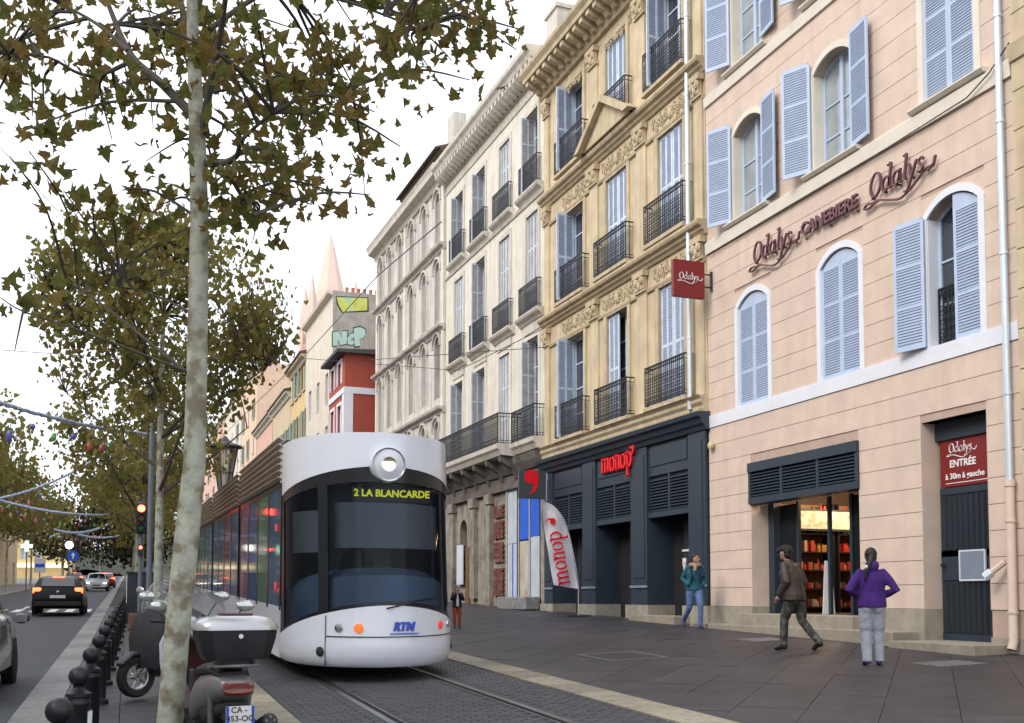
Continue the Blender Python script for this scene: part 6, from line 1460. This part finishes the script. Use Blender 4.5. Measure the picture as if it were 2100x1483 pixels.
    for n in 'lr':
        h_, k_, a_ = V['hip_' + n], V['kne_' + n], V['ank_' + n]
        mb.tube([h_ + Vector((0, 0, .05 * s)), h_ - (h_ - k_) * .25, k_.lerp(h_, .15), k_, k_.lerp(a_, .5), a_ + Vector((0, 0, .03 * s)), a_ - Vector((0, 0, .02 * s))], [.09 * s, .096 * s * loose ** .4, .074 * s * loose ** .8, .06 * s * loose, .056 * s * loose, .05 * s * loose, .054 * s * loose], 12)
    fuse(mb, 'trousers', leg_m, P, .013 * s, 4)
    for n in 'lr':
        a_, t_ = V['ank_' + n], V['toe_' + n]; d = (t_ - a_); d.z = 0; d.normalize(); m2 = MB()
        m2.tube([a_ - d * .055 * s + Vector((0, 0, -.02 * s)), a_ + Vector((0, 0, -.015 * s)), a_.lerp(t_, .5), t_ - d * .02 * s, t_ + d * .035 * s], [.036 * s, .046 * s, .044 * s, .038 * s, .018 * s], 10); m2.tube([a_ + Vector((0, 0, .05 * s)), a_ - Vector((0, 0, .02 * s))], [.046 * s, .048 * s], 10)
        fuse(m2, 'shoe', shoe_m, P, .009 * s, 2)
    # hair or cap
    mb = MB(); mb.ell(hd + Vector((0, 0, .035 * s)) - fx * .018 * s, .09 * s, .102 * s, .1 * s, 14, 10); mb.ell(hd - fx * .045 * s - Vector((0, 0, .03 * s)), .08 * s, .062 * s, .085 * s, 12, 8)
    if tail: mb.tube([hd - fx * .09 * s + Vector((0, 0, .0)), hd - fx * .13 * s - fs * .03 * s - Vector((0, 0, .08 * s)), nk - fx * .13 * s - fs * .09 * s - Vector((0, 0, .08 * s)), nk - fx * .13 * s - fs * .12 * s - Vector((0, 0, .24 * s))], [.045 * s, .04 * s, .035 * s, .012 * s], 8)
    fuse(mb, 'hair', hair_m, P, .011 * s, 2)
    if tail: MB().ell(nk - fx * .165 * s - fs * .1 * s - Vector((0, 0, .02 * s)), .02 * s, .02 * s, .025 * s, 8, 6).build('hair_tie', white_let, P)
    if cap: mb = MB(); mb.ell(hd + Vector((0, 0, .06 * s)), .096 * s, .11 * s, .075 * s, 14, 8); mb.tube([hd + fx * .05 * s + Vector((0, 0, .05 * s)), hd + fx * .16 * s + Vector((0, 0, .035 * s))], [.07 * s, .05 * s], 8); fuse(mb, 'cap', cap, P, .012 * s, 2)
    if scarf: mb = MB(); mb.tube([nk + Vector((.1 * math.cos(a) * s, .1 * math.sin(a) * s, (-.02 + .012 * math.sin(3 * a)) * s)) for a in [R(30 * k) for k in range(13)]], .05 * s, 8); mb.tube([nk + Vector((.02, .11, -.03)) * s, nk + Vector((.04, .15, -.16)) * s], [.05 * s, .03 * s], 8); fuse(mb, 'scarf', scarf, P, .012 * s, 2)
    if open_shirt: mb = MB(); mb.loft([[(x * s, pv.y + (.15) * s, z * s) for x in (-w_, 0, w_)] + [(x * s, pv.y + (.11) * s, z * s) for x in (w_, 0, -w_)] for z, w_ in ((.86, .05), (1.1, .05), (1.36, .035))]); fuse(mb, 'shirt', open_shirt, P, .012 * s, 2)
    return P
skin = mat('skin', (.42, .24, .17), .6, .08, 20, spec=.35); dkhair = mat('dark_hair', (.012, .009, .008), .5, .3, 60, bump=.3, bscale=150)
base_j = dict(pelvis=(0, 0, .92), chest=(0, .01, 1.27), neck=(0, .0, 1.45), head=(0, .03, 1.585), sho_l=(-.165, 0, 1.385), sho_r=(.165, 0, 1.385), elb_l=(-.22, -.05, 1.1), elb_r=(.22, -.05, 1.1), wri_l=(-.23, .04, .86), wri_r=(.23, .04, .86), hip_l=(-.085, 0, .9), hip_r=(.085, 0, .9), kne_l=(-.09, .02, .49), kne_r=(.09, .02, .49), ank_l=(-.09, -.01, .075), ank_r=(.09, -.01, .075), toe_l=(-.1, .13, .03), toe_r=(.1, .13, .03))
def pose(**k): d = dict(base_j); d.update(k); return d
# woman in purple, seen from behind, hands in front pockets
person('woman in purple hooded top and grey sweatpants walking away towards the lit shop', 9.9, 12.2, R(-28), 1.65,
       pose(sho_l=(-.15, 0, 1.36), sho_r=(.15, 0, 1.36), elb_l=(-.33, -.06, 1.10), wri_l=(-.16, .14, 1.0), elb_r=(.33, -.06, 1.10), wri_r=(.16, .14, 1.0), kne_l=(-.085, .03, .49), ank_l=(-.085, -.04, .075), toe_l=(-.11, .09, .03), ank_r=(.1, .05, .075), toe_r=(.12, .19, .03), kne_r=(.095, .06, .49)),
       mat('purple_fleece', (.050, .015, .15), .9, .22, 7, bump=.8, bscale=11), mat('grey_sweats', (.34, .36, .42), .9, .12, 7, bump=.9, bscale=12), mat('purple_shoe', (.07, .02, .2), .6, .2, 30), skin, dkhair, hood=True, tail=True, loose=1.38, coat_len=.84, hands=(False, False), fat=1.2)
# man in brown jacket striding to the left
person('man in a dark brown jacket, dark cap and camouflage trousers striding past the shop', 10.42, 14.75, R(20), 1.76,
       pose(pelvis=(0, .02, .91), chest=(0, .08, 1.26), neck=(0, .11, 1.44), head=(0, .17, 1.57), sho_l=(-.17, .09, 1.38), sho_r=(.17, .09, 1.38), elb_l=(-.23, .0, 1.1), elb_r=(.24, .0, 1.1), wri_l=(-.22, .15, .88), wri_r=(.23, .1, .86),
            kne_l=(-.09, .15, .50), ank_l=(-.09, .17, .075), toe_l=(-.1, .31, .03), kne_r=(.09, -.06, .48), ank_r=(.10, -.36, .13), toe_r=(.11, -.25, .04)),
       mat('brown_leather', (.050, .035, .028), .5, .3, 7, bump=.8, bscale=11), mat('camo_cloth', (.035, .034, .030), .9, .3, 9, bump=.6, bscale=12, c2=(.13, .13, .125), c2s=11, c2w=.75), mat('black_shoe', (.012, .012, .013), .5), skin, dkhair, cap=mat('dark_cap', (.014, .014, .016), .8), coat_len=.80, loose=1.2, fat=1.28)
# woman in teal jacket walking towards us
person('woman in a teal jacket with beige scarf and blue jeans walking past the dark shopfront', 11.98, 20.75, R(165), 1.68,
       pose(chest=(0, .05, 1.27), neck=(0, .08, 1.45), head=(0, .13, 1.575), sho_l=(-.16, .05, 1.38), sho_r=(.16, .05, 1.38), elb_l=(-.26, -.04, 1.12), wri_l=(-.17, .12, .98), elb_r=(.26, -.04, 1.12), wri_r=(.17, .12, .98),
            kne_l=(-.09, .19, .50), ank_l=(-.09, .16, .075), toe_l=(-.1, .30, .03), kne_r=(.1, -.04, .48), ank_r=(.16, -.38, .15), toe_r=(.17, -.29, .05)),
       mat('teal_cloth', (.014, .095, .14), .85, .22, 8, bump=.7, bscale=12), mat('denim', (.09, .15, .30), .9, .2, 10, bump=.7, bscale=12, c2=(.14, .21, .38), c2s=5), mat('navy_shoe', (.03, .04, .09), .6), skin, dkhair, coat_len=.86, head_turn=R(-38), fat=1.12, loose=1.1, hands=(False, False), scarf=mat('beige_scarf', (.34, .24, .18), .95, .2, 25, bump=.3))
tw_ = [c for c in col.objects if c.get('label', '').startswith('woman in a teal')][0]
mb = MB(); mb.tube([(-.13, -.08, 1.40), (-.12, .14, 1.36), (-.1, .2, 1.15), (-.12, .1, .98)], .02, 6); mb.tube([(.13, -.08, 1.40), (.12, .14, 1.36), (.1, .2, 1.15), (.12, .1, .98)], .02, 6); mb.build('backpack_strap', mat('strap_black', (.015, .016, .02), .8), tw_)
mb = MB(); mb.ell((0, -.2, 1.18), .15, .1, .24, 12, 8); mb.build('backpack', MATS['strap_black'], tw_, smooth=True)
# child
person('small child in navy jacket and rust trousers standing right of the tram', 7.5, 24.3, R(172), 1.02,
       pose(head=(0, .04, 1.54), elb_l=(-.25, .06, 1.14), wri_l=(-.07, .22, 1.36), elb_r=(.25, .06, 1.14), wri_r=(.07, .22, 1.36), kne_l=(-.1, .02, .49), kne_r=(.1, .02, .49)),
       mat('navy_jacket', (.012, .014, .03), .8, .15, 14), mat('rust_cloth', (.30, .06, .025), .9, .15, 14), mat('navy_shoe', (.03, .04, .09), .6), skin, mat('brown_hair', (.06, .03, .02), .6, .2, 60), open_shirt=mat('white_shirt', (.6, .6, .6), .8), coat_len=.82, fat=1.15, loose=1.15)
